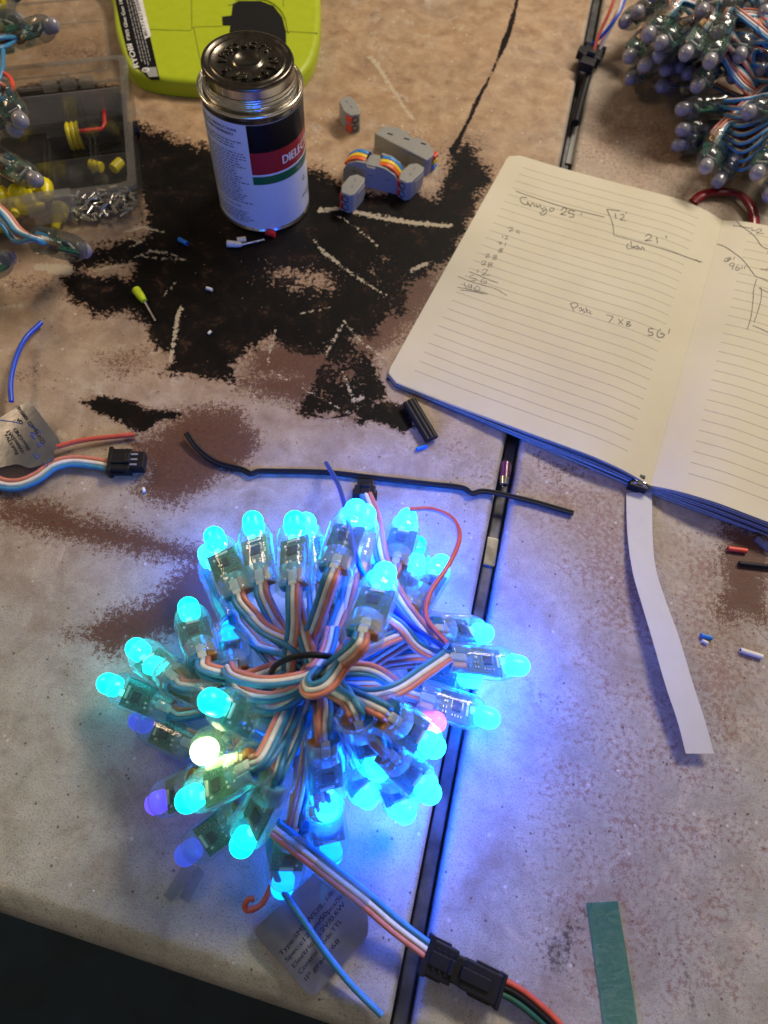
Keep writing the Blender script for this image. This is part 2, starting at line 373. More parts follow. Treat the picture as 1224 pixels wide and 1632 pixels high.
def empty(name, loc=(0, 0, 0), parent=None):
    o = bpy.data.objects.new(name, None); COL.objects.link(o); o.location = Vector(loc)*MM
    o.empty_display_size = 0.01
    if parent is not None: o.parent = parent
    return o
def tag(o, label, cat, group=None, kind=None):
    if label: o['label'] = label
    if cat: o['category'] = cat
    if group: o['group'] = group
    if kind: o['kind'] = kind
    return o
def recentre(o, c):
    """put the object's origin at c (mm) while keeping the mesh where it is"""
    c = Vector(c)*MM; o.data.transform(Matrix.Translation(-c)); o.location = o.location+c; return o
def copy_tree(o, parent=None):
    c = o.copy(); COL.objects.link(c); c.parent = parent
    for ch in list(o.children): copy_tree(ch, c)
    return c
def text_geo(txt, size=1.0, ext=0.0, space=1.0, bevel=0.0):
    cu = bpy.data.curves.new('t', 'FONT'); cu.body = txt; cu.size = size; cu.extrude = ext; cu.space_character = space
    cu.bevel_depth = bevel; cu.resolution_u = 3
    o = bpy.data.objects.new('t', cu); COL.objects.link(o); dg = bpy.context.evaluated_depsgraph_get()
    me = o.evaluated_get(dg).to_mesh(); vs = [v.co.copy() for v in me.vertices]; fs = [tuple(p.vertices) for p in me.polygons]
    o.evaluated_get(dg).to_mesh_clear(); bpy.data.objects.remove(o); bpy.data.curves.remove(cu)
    return vs, fs
def text_between(mb, txt, p0, p1, mat, height=None, up=Vector((0, 0, 1)), lift=0.12, fn=None, bold=0.0):
    """lettering whose baseline runs from p0 to p1; fn maps a flat point to the surface"""
    vs, fs = text_geo(txt, 1.0)
    if not vs: return
    w = max(v.x for v in vs); d = Vector(p1)-Vector(p0); L = d.length; d.normalize(); sx = L/w; sy = (height/0.7) if height else sx
    side = up.cross(d).normalized()
    for off in ([0] if not bold else [-bold, 0, bold]):
        out = [Vector(p0)+d*(v.x*sx+off)+side*(v.y*sy)+up*(lift+0.01*off) for v in vs]
        if fn: out = [fn(q) for q in out]
        mb.add(out, fs, mat)

# ------------------------------------------------------------------ tables
SO = Vector((30.0, -56.0, 0)); FD = Vector((0.1344, 0.9909, 0)); ED = Vector((-0.9848, 0.1736, 0))
T0, T1 = W(953, 0), W(645, 1610); FD = (T0-T1).normalized()
GAP = 8.6
SO = T1 + FD*(-2.0)
def sdf(poly, X, Y):
    """signed distance in photo pixels, positive inside"""
    P = np.array(poly, float); n = len(P); d = np.full(X.shape, 1e9); ins = np.zeros(X.shape, bool)
    for i in range(n):
        a = P[i]; b = P[(i+1) % n]; e = b-a; l = e@e+1e-9
        t = np.clip(((X-a[0])*e[0]+(Y-a[1])*e[1])/l, 0, 1); d = np.minimum(d, np.hypot(X-a[0]-t*e[0], Y-a[1]-t*e[1]))
        c = ((a[1] > Y) != (b[1] > Y)) & (X < (b[0]-a[0])*(Y-a[1])/(b[1]-a[1]+1e-12)+a[0]); ins ^= c
    return np.where(ins, d, -d)
def lined(pl, X, Y):
    d = np.full(X.shape, 1e9)
    for i in range(len(pl)-1):
        a = np.array(pl[i][:2], float); b = np.array(pl[i+1][:2], float); e = b-a; l = e@e+1e-9
        t = np.clip(((X-a[0])*e[0]+(Y-a[1])*e[1])/l, 0, 1); w = pl[i][2]+(pl[i+1][2]-pl[i][2])*t
        d = np.minimum(d, np.hypot(X-a[0]-t*e[0], Y-a[1]-t*e[1])-w)
    return -d
BLACK = [(190,190),(250,212),(330,240),(420,262),(500,270),(545,292),(600,312),(660,305),(700,316),(712,275),(722,235),(745,228),(760,255),(782,268),(782,292),(758,315),(745,360),(722,410),(690,430),(660,445),(645,470),(640,500),(600,530),(560,540),(598,580),(612,622),(600,645),(585,668),(540,655),(480,660),(482,630),(505,600),(520,570),(480,560),(430,540),(395,556),(370,582),(372,605),(345,606),(300,592),(262,592),(275,572),(250,548),(235,520),(205,492),(150,500),(112,472),(98,440),(130,432),(165,440),(205,442),(212,420),(170,418),(115,432),(110,405),(170,395),(235,372),(232,330),(215,290),(200,240)]
BLACK2 = [[(0,150),(100,128),(190,140),(215,240),(222,330),(120,352),(0,335)],[(132,640),(160,632),(210,640),(232,655),(285,655),(290,668),(250,672),(235,690),(205,680),(172,664),(150,656)],[(210,640),(225,640),(225,560),(280,560),(260,600),(230,600)][:0] or [(595,640),(650,650),(660,680),(640,690),(600,670),(560,675)]]
BARE = [[(395,442),(430,405),(500,400),(552,425),(560,475),(500,488),(440,478)],[(272,575),(290,480),(298,490),(292,540),(284,580)],[(560,420),(620,400),(636,410),(625,450),(600,455)],[(505,345),(540,330),(600,350),(660,355),(640,362),(560,350),(530,345)]]
BROWN = [[(205,700),(250,690),(285,655),(330,650),(380,655),(408,690),(412,710),(385,745),(330,775),(290,802),(245,798),(215,782),(232,745),(205,720)],
 [(0,785),(60,795),(130,822),(200,836),(262,856),(332,880),(360,905),(300,900),(200,880),(150,870),(60,845),(0,828)],
 [(100,1012),(170,985),(240,950),(290,905),(372,880),(385,960),(350,1000),(262,1018),(200,1030),(185,1050),(150,1022)],
 [(620,420),(705,425),(690,480),(640,540),(600,560),(592,640),(540,620),(480,612),(380,602),(405,560),(450,540),(560,540),(590,500)],
 [(1150,830),(1224,845),(1224,1000),(1185,990),(1140,985),(1152,930)],
 [(470,560),(520,545),(560,560),(580,620),(520,640),(460,620)],[(385,600),(470,590),(600,640),(640,660),(560,670),(450,640),(380,620)]]
WEAKBROWN = [[(148,560),(200,545),(255,550),(250,590),(200,608),(160,600)],[(0,590),(60,575),(90,600),(30,615)],[(850,720),(930,735),(935,765),(880,770)],[(640,210),(720,220),(770,215),(780,240),(700,260),(650,240)],[(40,70),(120,60),(190,80),(185,110),(60,100)],[(0,440),(90,440),(100,470),(20,480)]]
RUSTY = [([(925,255),(960,170),(1060,190),(1140,330),(1040,290)],1.0),([(640,690),(800,720),(1030,780),(1080,1000),(960,1060),(900,900),(830,800)],0.85),([(1060,850),(1224,850),(1224,1230),(1060,1160)],0.8),([(830,1100),(1000,1000),(1224,1200),(1224,1632),(850,1632)],0.55),([(100,1290),(180,1290),(190,1360),(110,1370)],0.3)]
SMUDGE = [([(925,1440),(945,1450),(915,1530),(905,1570),(868,1560),(858,1505),(885,1475)],0.62),([(255,930),(330,905),(390,930),(390,985),(300,1010),(230,1010)],0.55),([(320,1320),(355,1335),(330,1420),(270,1470),(215,1440),(285,1400)],0.35)]
CRACK = [[(830,-30,2),(822,10,3),(812,48,6),(803,70,7),(795,90,3),(782,120,1.5),(762,158,4),(748,190,4),(735,215,4),(722,240,10)],[(805,1620,0.1),(806,1610,0.1)],[(480,655,1.5),(520,668,1.5),(560,660,2)]]
SMLINE = [[(1083,1500,2),(1094,1560,4),(1108,1620,3)],[(640,120,0.5),(655,170,1),(668,212,1)],[(650,152,0.3),(850,165,0.3)],[(585,50,1.0),(625,100,1.5),(640,140,1.0)]]
SCR = [[(500,380,1),(512,400,3),(530,412,3.5),(545,425,1.5),(575,445,2),(600,462,2),(615,470,1)],[(548,512,1.6),(530,545,2),(520,565,1.6)],[(548,512,1.6),(575,545,1.6),(615,572,1.6)],[(430,545,1),(427,580,1.6),(440,520,1)],[(215,410,1),(240,400,2),(262,402,1.6),(300,415,1),(215,408,1)],[(212,420,1),(180,425,1.5),(150,432,1)],[(195,370,1.5),(230,362,2),(262,370,1.5)],[(540,345,1),(570,365,1),(603,392,2)],[(510,335,4),(545,332,3),(600,345,4),(655,355,4),(720,360,3)],[(272,575,3),(284,500,4),(290,488,2)],[(430,590,0.6),(520,640,0.8),(640,700,1.2),(700,735,1.0),(790,760,0.6)],[(545,590,1),(565,640,3),(580,632,3)],[(525,490,1),(480,500,1)],[(655,432,3),(680,420,3)],[(60,425,6),(110,430,8),(80,432,5)],[(0,492,3),(35,486,4)],[(205,395,1),(225,385,2),(205,380,1)],[(280,450,1),(262,470,1)],[(740,430,1),(752,470,1.2)],[(95,690,5),(102,696,5)],[(590,92,4),(598,98,4),(648,178,2.5),(660,190,2.5)],[(1090,1030,0.5),(1200,1060,0.5)]]
def table(name, side, width, depth, label):
    E = Vector((-0.9848, 0.1736, 0))*(1 if side < 0 else -1)
    st = 1.5
    s = np.concatenate([[0, 0, 0.3, 1.0, 2.0, 3.2], np.arange(4.5, width, st)])
    sz = np.concatenate([[-30, -3.2, -1.9, -0.8, -0.2, 0], np.zeros(len(np.arange(4.5, width, st)))])
    tt = np.concatenate([[1.5, -9.5, -11, -10.6, -9, -6.5, -3.5, -1.2, 0], np.arange(1.5, depth, st)])
    tz = np.concatenate([[-30, -24, -12, -8.2, -5.4, -3.4, -1.6, -0.35, 0], np.zeros(len(np.arange(1.5, depth, st)))])
    S, T = np.meshgrid(s, tt); SZ, TZ = np.meshgrid(sz, tz); Z = np.minimum(SZ, TZ) + np.where((SZ < 0) & (TZ < 0), np.maximum(SZ, TZ)*0.5, 0)
    Z = np.where(T > -20, Z, Z)
    # at the front the seam side edge also follows the lip
    O = SO + (-1 if side < 0 else 1)*Vector((1, 0, 0))*GAP/2
    X = O.x+E.x*S+FD.x*T; Y = O.y+E.y*S+FD.y*T
    px, py, _ = PX(X, Y, np.zeros_like(X))
    nv = X.size; h, w = X.shape
    me = bpy.data.meshes.new(name)
    co = np.stack([X, Y, Z], -1).reshape(-1, 3)*MM
    idx = np.arange(nv).reshape(h, w); q = np.stack([idx[:-1, :-1], idx[:-1, 1:], idx[1:, 1:], idx[1:, :-1]], -1).reshape(-1, 4)
    if side < 0: q = q[:, ::-1]
    me.vertices.add(nv); me.vertices.foreach_set('co', co.ravel()); me.loops.add(q.size); me.loops.foreach_set('vertex_index', q.ravel().astype(np.int32))
    me.polygons.add(len(q)); me.polygons.foreach_set('loop_start', (np.arange(len(q))*4).astype(np.int32)); me.polygons.foreach_set('loop_total', np.full(len(q), 4, np.int32))
    me.polygons.foreach_set('use_smooth', np.ones(len(q), bool)); me.update(calc_edges=True); me.validate()
    def soft(d, w): return np.clip(0.5+d/(2*w), 0, 1)
    blk = soft(sdf(BLACK, px, py), 26)
    for p in BLACK2: blk = np.maximum(blk, soft(sdf(p, px, py), 14))
    for p in BARE: blk = np.minimum(blk, 1-0.52*soft(sdf(p, px, py), 34))
    for c in CRACK: blk = np.maximum(blk, soft(lined([(a, b, w*0.62) for a, b, w in c], px, py)+0.4, 3.0))
    brn = np.zeros_like(px)
    for p in BROWN: brn = np.maximum(brn, soft(sdf(p, px, py), 34))
    for p in WEAKBROWN: brn = np.maximum(brn, 0.52*soft(sdf(p, px, py), 25))
    for p in BROWN[3:4]+BROWN[5:]: blk = np.minimum(blk, 1-0.46*soft(sdf(p, px, py), 30))
    rust = np.full_like(px, 0.0)
    for p, a in RUSTY: rust = np.maximum(rust, a*soft(sdf(p, px, py), 60))
    smu = np.zeros_like(px)
    for p, a in SMUDGE: smu = np.maximum(smu, a*soft(sdf(p, px, py), 25))
    for c in SMLINE: smu = np.maximum(smu, 0.75*soft(lined(c, px, py), 3))
    scr = np.zeros_like(px)
    for c in SCR: scr = np.maximum(scr, 0.80*soft(lined(c, px, py)+0.6, 2.6))
    yy = py + np.where(side > 0, -40, 0) + 0.10*px
    warm = np.interp(yy, [0, 250, 500, 720, 860, 1000, 1200, 1700], [0.95, 0.95, 0.80, 0.62, 0.40, 0.20, 0.05, 0.0])
    if side > 0: warm = np.interp(py, [0, 300, 600, 800, 1000, 1250, 1700], [0.75, 0.62, 0.5, 0.42, 0.30, 0.12, 0.02]); warm = np.maximum(warm, 0.9*soft(sdf(BROWN[4], px, py), 40))
    edge = np.clip((4-np.abs(S))/4, 0, 1) if True else 0
    warm = warm*(1-0.7*edge)
    for nm_, arr in (('black', blk), ('brown', brn), ('rust', rust), ('smudge', smu), ('scratch', scr), ('warm', warm)):
        a = me.attributes.new(nm_, 'FLOAT', 'POINT'); a.data.foreach_set('value', arr.ravel().astype(np.float32))
    me.materials.append(MATS['stained_laminate'])
    o = bpy.data.objects.new(name, me); COL.objects.link(o); tag(o, label, 'table')
    return o
table('work_table', -1, 420, 900, 'stained tabletop left of the seam, with the black burnt patch')
table('work_table', 1, 420, 900, 'pale speckled tabletop right of the seam, under the notebook')
mb = MB(); mb.add([(-2500, -2500, -720), (2500, -2500, -720), (2500, 3500, -720), (-2500, 3500, -720)], [(0, 1, 2, 3)], 'floor')
tag(mb.build('floor'), None, None, kind='structure')
# steel rail in the seam
mb = MB(); a = SO+FD*(-6); b_ = SO+FD*880
side = Vector((1, 0, 0))
Mr = Matrix.Translation((a+b_)/2) @ Matrix.Rotation(math.atan2(FD.y, FD.x), 4, 'Z')
mb.box((0, 0, -12), ((b_-a).length, 5.6, 9), 'rail', Mr, 0.8)
ra, rb = W(921.5, 199, -6.8), W(908, 262, -6.8); Ma = Matrix.Translation((ra+rb)/2) @ Matrix.Rotation(math.atan2((rb-ra).y, (rb-ra).x), 4, 'Z'); mb.box((0, 0, 0), ((rb-ra).length, 6.0, 1.2), 'grey_plastic', Ma, 0.3)
ra, rb = W(786, 858, -6.8), W(779, 902, -6.8); Ma = Matrix.Translation((ra+rb)/2) @ Matrix.Rotation(math.atan2((rb-ra).y, (rb-ra).x), 4, 'Z'); mb.box((0, 0, 0), ((rb-ra).length, 6.0, 1.2), 'tin', Ma, 0.3)  # bright plate standing in for a reflection on the rail
tag(mb.build('metal_rail'), 'dull steel rail sunk in the seam between the two tabletops', 'rail')

# ------------------------------------------------------------------ pixel lights
def basis(z, roll_up=Vector((0, 0, 1)), roll=0.0):
    z = z.normalized(); x = roll_up.cross(z)
    if x.length < 0.05: x = Vector((1, 0, 0))
    x.normalize(); x = Quaternion(z, roll) @ x; y = z.cross(x)
    return Matrix((x, y, z)).transposed().to_4x4()
LN = 39.0
def make_node_meshes(lit):
    cs, sh = ('clear_casing_glow', 'frosted_shoulder') if lit else ('clear_casing_shaded', 'grey_shoulder')
    c = MB()
    c.lathe([(7.5, 0), (7.85, 0.5), (7.8, 1.4), (7.5, 1.9), (7.65, 8), (7.75, 20), (7.6, 23.2), (7.85, 23.6), (7.6, 24.5)], cs, 26)
    c.lathe([(7.5, 0), (6.7, 0.1), (6.6, 1.5), (6.6, 9.0), (2.0, 9.6)], cs, 20)
    c.lathe([(7.6, 24.5), (7.35, 26.6), (6.7, 28.8), (5.8, 30.3), (5.05, 31.0), (4.7, 31.4)], sh, 26)
    cobj = c.build('pixel_light').data
    b = MB(); prof = [(0.1, 28.4), (4.0, 28.5), (4.3, 29), (4.5, 31.5), (4.6, 33.6)]
    for k in range(1, 9):
        g = k/8*math.pi/2; prof.append((4.6*math.cos(g)+1e-4, 33.8+4.9*math.sin(g)))
    b.lathe(prof, 'bulb_off', 22)
    bobj = b.build('bulb').data
    p = MB(); p.box((0, 0, 16.6), (12.6, 1.2, 16.5), 'circuit')
    for sy in (1, -1):
        p.box((0.6*sy, 1.0*sy, 18.6), (4.6, 0.9, 4.0), 'black_plastic', bev=0.15)
        for k in range(5): p.box((-1.2+0.75*k+0.6*sy, 0.62*sy, 16.4), (0.32, 0.3, 0.9), 'solder'); p.box((-1.2+0.75*k+0.6*sy, 0.62*sy, 20.8), (0.32, 0.3, 0.9), 'solder')
        for k in range(3): p.lathe([(0.9, 0), (0.7, 0.5), (0.05, 0.75)], 'solder', 10, Matrix.Translation((-3+3*k, 0.5*sy, 9.8)) @ Matrix.Rotation(-sy*math.pi/2, 4, 'X'))
        for (x, z) in ((-3.3, 13.2), (-1.2, 13.2), (1.5, 13.4), (3.4, 13.0), (-3.8, 17.5), (-3.8, 20.2), (3.9, 21.5)):
            p.box((x, 0.7*sy, z), (0.9, 0.4, 1.6), 'white_plastic' if (x > 0) else 'black_plastic'); p.box((x, 0.71*sy, z+0.62), (0.92, 0.44, 0.35), 'solder'); p.box((x, 0.71*sy, z-0.62), (0.92, 0.44, 0.35), 'solder')
    p.box((0, 0, 23.2), (5.5, 2.6, 1.0), 'white_plastic')
    if lit: p.box((1.2, 0, 26.0), (2.6, 1.6, 2.2), 'inner_glow', bev=0.3)  # glowing block added to give lit casings their green inner glow
    pobj = p.build('circuit_board').data
    w = MB()
    for j, mt in enumerate(('copper', 'wire_white', 'wire_blue')):
        w.box(((j-1)*3.95, 0, 4.9), (3.8, 4.4, 7.4), mt, bev=0.9)
    wobj = w.build('cable_end').data
    for nm_ in (cobj, bobj, pobj, wobj):
        for o in list(bpy.data.objects):
            if o.data == nm_: bpy.data.objects.remove(o)
    return cobj, bobj, pobj, wobj
LIT = make_node_meshes(True); OFF = make_node_meshes(False)
def place_node(parent, tip, base, mat, lit=True, roll=0.0, short=False):
    d = (tip-base).normalized(); b0 = tip-d*LN
    M = basis(d, roll=roll); M.translation = b0*MM - parent.location
    meshes = LIT if lit else OFF
    c = bpy.data.objects.new('pixel_light', meshes[0]); COL.objects.link(c); c.parent = parent; c.matrix_local = M
    if mat in ('bulb_violet', 'bulb_indigo', 'bulb_pink', 'bulb_dim'): meshes = (LIT[0], LIT[1], OFF[2], LIT[3])
    names = ('bulb', 'circuit_board', 'cable_end')
    for nm_, me in zip(names, meshes[1:]):
        o = bpy.data.objects.new(nm_, me); COL.objects.link(o); o.parent = c
        if nm_ == 'bulb':
            o.material_slots[0].link = 'OBJECT'; o.material_slots[0].material = MATS[mat]
    return b0, d, Vector((M[0][0], M[1][0], M[2][0])), c
def solve(tipx, tipy, zt, bx, by, zb):
    T = W(tipx, tipy, zt); ray0 = Vector((0, 0, CH)); g = W(bx, by, 0.0); rd = (g-ray0).normalized()
    best = None
    oc = ray0-T; B = oc.dot(rd); Cc = oc.length_squared-LN*LN; D = B*B-Cc
    if D > 0:
        for s_ in (-1, 1):
            p = ray0+rd*(-B+s_*math.sqrt(D))
            if best is None or abs(p.z-zb) < abs(best.z-zb): best = p
    else: best = ray0+rd*(-B)
    best = best.copy()
    if best.z < 7.2: best.z = 7.2
    return T, best
C1, C2, C3 = 'wire_red_bluelit', 'wire_white', 'wire_blue'
def cable(parent, pts, mats=(C1, C2, C3), r=0.95, n=36, up=Vector((0, 0, 1)), twist=None, name='ribbon_cable'):
    mb = MB(); mb.ribbon3(spline(pts, n), mats, r, up, twist)
    for i, v in enumerate(mb.v):
        if v[2] < 0.1: mb.v[i] = (v[0], v[1], 0.1+0.02*(i % 7))
    o = mb.build(name, parent)
    if parent is not None: o.data.transform(Matrix.Translation(-parent.location))
    return o
# tip px,py,z | base px,py,z | colour
NODES = [
 (336,842,43, 382,953,50,'bulb_teal',0.3),(325,868,24, 376,985,30,'bulb_cyan',0.9),(401,816,45, 418,938,56,'bulb_teal',0.1),
 (470,816,55, 469,940,58,'bulb_teal',0.0),(486,818,40, 500,940,40,'bulb_cyan',0.2),(297,956,29, 325,1056,26,'bulb_teal',0.5),
 (368,994,16, 374,1075,52,'bulb_dim',0.4),(208,1026,24, 285,1088,20,'bulb_teal',0.6),(231,1056,34, 350,1115,50,'bulb_teal',0.2),
 (156,1083,14, 279,1133,30,'bulb_teal',0.2),(322,1110,82, 424,1160,58,'bulb_teal',0.3),(208,1142,8, 318,1192,9,'bulb_indigo',0.2),
 (318,1201,72, 362,1178,40,'bulb_white',0.0),(239,1285,13, 322,1245,16,'bulb_violet',0.4),(284,1284,50, 408,1215,58,'bulb_teal',0.6),
 (283,1372,13, 392,1290,24,'bulb_indigo',0.2),(378,1362,38, 440,1236,44,'bulb_teal',0.9),
 (572,799,70, 530,915,66,'bulb_cyan',0.2),(586,806,45, 560,920,40,'bulb_azure',0.5),(652,814,20, 628,905,26,'bulb_cyan',0.3),
 (618,900,76, 575,1018,80,'bulb_cyan',0.2),(666,886,22, 645,975,40,'bulb_azure',0.6),(709,889,14, 660,965,26,'bulb_azure',0.2),
 (588,872,12, 572,950,16,'bulb_green',0.3),(510,890,20, 520,980,24,'bulb_indigo',0.3),
 (783,1010,14, 688,1003,14,'bulb_azure',0.1),(844,1063,22, 712,1048,50,'bulb_cyan',0.1),(767,1086,9, 652,1048,20,'bulb_azure',0.4),
 (797,1150,16, 663,1108,46,'bulb_cyan',0.2),(702,1197,50, 612,1135,52,'bulb_cyan',0.5),(707,1160,24, 637,1122,24,'bulb_pink',0.3),
 (695,1273,34, 612,1192,40,'bulb_cyan',0.4),(607,1239,45, 568,1138,50,'bulb_cyan',0.7),(590,1281,14, 556,1200,24,'bulb_azure',0.2),
 (649,1306,10, 618,1220,12,'bulb_azure',0.5),(523,1306,38, 516,1172,50,'bulb_cyan',0.1),(530,1372,9, 516,1285,12,'bulb_dim',0.3),
 (447,1428,8, 470,1310,9,'bulb_dim',0.1),(668,858,9, 645,940,10,'bulb_dim',0.3),
]
HUB = W(492, 1078, 34)
bundle = empty('pixel_light_bundle', HUB*1.0 - Vector((0, 0, 34)))
tag(bundle, 'glowing cyan and blue string of pixel lights tied in a bundle', 'string lights')
ends = []
for i, (tx, ty, zt, bx, by, zb, mt, rl) in enumerate(NODES):
    T, B = solve(tx, ty, zt, bx, by, zb)
    b0, d, xa, c = place_node(bundle, T, B, mt, True, (rl-0.35)*1.2)
    if mt in ('bulb_white', 'bulb_violet', 'bulb_indigo', 'bulb_pink', 'bulb_green'):
        c['label'] = {'bulb_white': 'pixel light glowing yellow white', 'bulb_violet': 'pixel light glowing violet', 'bulb_indigo': 'dim indigo pixel light', 'bulb_pink': 'pixel light glowing pink', 'bulb_green': 'pixel light glowing green'}[mt]
    ends.append((b0, d, xa, (tx, ty)))
rr = random.Random(3)
def hubpt(dirv, k=0.0):
    a = rr.uniform(0, 6.28); q = 9*math.sqrt(rr.random())
    return HUB + Vector((math.cos(a)*q, math.sin(a)*q*0.9, rr.uniform(-20, 18)))
for i, (b0, d, xa, tp) in enumerate(ends):
    ya = d.cross(xa)
    for s_ in (1, -1):
        hp = hubpt(d); inward = (HUB-b0); L = inward.length; sidev = Vector((-inward.y, inward.x, 0)).normalized()
        p0 = b0+d*1.5+ya*(s_*1.0); p1 = b0-d*4+ya*(s_*1.1); p2 = (b0-d*6).lerp(hp, 0.28)-d*2+ya*(s_*1.6)+sidev*rr.uniform(-1.2, 1.2)
        p3 = (b0-d*6).lerp(hp, 0.72)+Vector((0, 0, rr.uniform(1, 4))); out = hp+inward.normalized()*rr.uniform(4, 10)+Vector((0, 0, rr.uniform(-14, -4)))
        ordm = (C1, C2, C3)
        if p2.z < 2: p2.z = 2
        if out.z < 4: out.z = 4
        mb = MB(); pts = spline([p0, p1, p2, p3, hp, out], 34)
        # ribbon lies along the strip in the casing
        fr = frames(pts, ya, rr.uniform(-0.5, 0.5))
        flip = 1 if fr[0][3].dot(xa) > 0 else -1
        for j, mt in enumerate(ordm):
            o_ = (j-1)*2.1*flip
            mb.tube(None, 1.12, mt, 7, True, [(p+b*o_, t, a, b) for (p, t, a, b) in fr])
        for q, v in enumerate(mb.v):
            if v[2] < 0.15: mb.v[q] = (v[0], v[1], 0.15)
        o = mb.build('ribbon_cable', bundle); o.data.transform(Matrix.Translation(-bundle.location))
# loops that show on top of the bundle
def ppx(l): return [W(*q) for q in l]
cable(bundle, ppx([(362,1062,48),(372,1076,62),(410,1086,72),(455,1084,74),(495,1072,72),(520,1040,66),(530,1000,60)]), (C1, C2, C3), 1.05, 50)
cable(bundle, ppx([(366,1068,44),(380,1100,58),(430,1112,66),(480,1095,68),(500,1060,64)]), (C1, C2, C3), 1.05, 50)
cable(bundle, ppx([(562,1025,78),(545,1060,84),(520,1092,86),(495,1100,84),(486,1088,80),(500,1070,74)]), (C1, C2, C3), 1.1, 50)
cable(bundle, ppx([(712,1046,50),(680,1068,62),(630,1100,70),(580,1108,68),(530,1092,60),(505,1080,50)]), (C1, C2, C3), 1.1, 50)
cable(bundle, ppx([(700,1048,46),(665,1030,56),(640,1000,62),(610,975,60),(590,930,50)]), (C1, C2, C3), 1.0, 40)
cable(bundle, ppx([(640,1100,56),(600,1072,68),(560,1066,72),(520,1078,66)]), (C3, C2, C1), 1.05, 40)
for dz in range(4):
    cable(bundle, ppx([(384,1090+14*dz,40-4*dz),(400,1118+13*dz,56-5*dz),(440,1128+12*dz,60-5*dz),(480,1100+8*dz,62-6*dz),(500,1060,60-6*dz)]), (C1, C2, C3), 1.05, 40)
for dx in range(3):
    cable(bundle, ppx([(455+22*dx,1215+8*dx,26),(478+14*dx,1170,44),(490+8*dx,1120,54),(498,1085,56)]), (C1, C2, C3), 1.05, 40)
def part_tube(parent, pts, r, mat, name, n=40, seg=10, extra=None):
    mb = MB(); mb.tube(spline(pts, n), r, mat, seg)
    if extra: extra(mb)
    o = mb.build(name, parent)
    if parent is not None: o.data.transform(Matrix.Translation(-parent.location))
    return o
part_tube(bundle, ppx([(432,1072,56),(440,1060,66),(462,1049,74),(492,1044,76),(522,1046,74),(540,1052,64)]), 1.2, 'wire_black', 'cable_tie')
# red and blue power leads
part_tube(bundle, ppx([(652,812,27),(690,812,26),(722,828,30),(732,858,34),(715,900,40),(685,945,44),(680,985,48),(712,1026,52)]), 1.15, 'wire_red', 'red_wire')
part_tube(bundle, ppx([(520,738,6),(540,775,30),(555,830,74),(565,880,82),(582,918,74),(625,968,62),(660,1000,58),(705,1030,52)]), 1.15, 'wire_deep_blue', 'blue_wire')
part_tube(bundle, ppx([(398,1448,14),(392,1440,16),(400,1431,16),(396,1450,10),(418,1440,9),(434,1405,12),(440,1360,20),(432,1325,30)][3:]), 1.15, 'wire_red', 'red_wire')
part_tube(bundle, ppx([(406,1432,9),(396,1433,9),(390,1444,8),(396,1451,7.5),(412,1446,8)]), 1.15, 'wire_red', 'red_wire')
part_tube(bundle, ppx([(430,1325,30),(430,1360,22),(447,1412,16),(480,1462,13),(520,1520,9),(560,1570,5),(608,1618,3)]), 1.3, 'wire_blue', 'blue_wire')
# lead out to the plug, with clear sleeve
cable(bundle, ppx([(436,1318,42),(470,1345,36),(520,1385,26),(580,1432,16),(630,1475,11),(684,1516,9)]), (C3, C2, C1), 1.25, 50, up=Vector((0.2, -0.2, 1)))
mb = MB(); sl = spline(ppx([(500,1370,29),(540,1402,22),(584,1436,16)]), 14); mb.tube(sl, 4.0, 'clear_casing_glow', 14, False, flat=0.55)
o = mb.build('clear_sleeve', bundle); o.data.transform(Matrix.Translation(-bundle.location))
# foil tag
def sheet(mb, outline, mat, th=0.15, zf=None):
    """flat thin sheet from an outline of Vectors"""
    n = len(outline); top = [Vector(p) for p in outline]; bot = [p-Vector((0, 0, th)) for p in top]
    mb.add(top+bot, [tuple(range(n)), tuple(range(2*n-1, n-1, -1))]+[(i, n+i, n+(i+1) % n, (i+1) % n) for i in range(n)], mat)
def roundpoly(pts, r, seg=4):
    out = []; n = len(pts); P = [Vector(p) for p in pts]
    for i in range(n):
        a, b, c = P[i-1], P[i], P[(i+1) % n]; d1 = (a-b).normalized(); d2 = (c-b).normalized(); rad = r[i] if isinstance(r, (list, tuple)) else r
        s0 = b+d1*rad; s1 = b+d2*rad
        for k in range(seg+1):
            u = k/seg; out.append(s0*(1-u)**2+b*2*u*(1-u)+s1*u*u)
    return out
def bent_sheet(outline2d, zfun, mat, step=1.6, th=0.12):
    """fills an outline with a fine grid so it can bend: zfun(x, y) -> z"""
    bm = bmesh.new(); vs = [bm.verts.new((p[0], p[1], 0)) for p in outline2d]; f = bm.faces.new(vs)
    xs = [p[0] for p in outline2d]; ys = [p[1] for p in outline2d]
    for a0, a1, nrm in ((min(xs), max(xs), Vector((1, 0, 0))), (min(ys), max(ys), Vector((0, 1, 0)))):
        k = a0+step
        while k < a1:
            bmesh.ops.bisect_plane(bm, geom=bm.verts[:]+bm.edges[:]+bm.faces[:], plane_co=nrm*k, plane_no=nrm); k += step
    bm.verts.index_update(); V = [Vector((v.co.x, v.co.y, zfun(v.co.x, v.co.y))) for v in bm.verts]; F = [[v.index for v in f.verts] for f in bm.faces]
    bm.free(); mb = MB(); mb.add(V, F, mat, True); mb.add([v-Vector((0, 0, th)) for v in V], [f[::-1] for f in F], mat, True)
    return mb
to = ppx([(402,1484,4),(494,1398,4),(500,1390,4),(530,1402,4),(562,1440,4),(585,1445,4),(588,1490,4),(498,1592,4)])
tz = lambda x, y: 4.2+0.018*((x-to[4].x)**2+(y-to[4].y)**2)**0.5*0+0.9*math.sin(x*0.11+y*0.06)+0.35*math.sin(y*0.21-x*0.13)+ (1.6 if x > to[3].x-3 else 0)*0.5
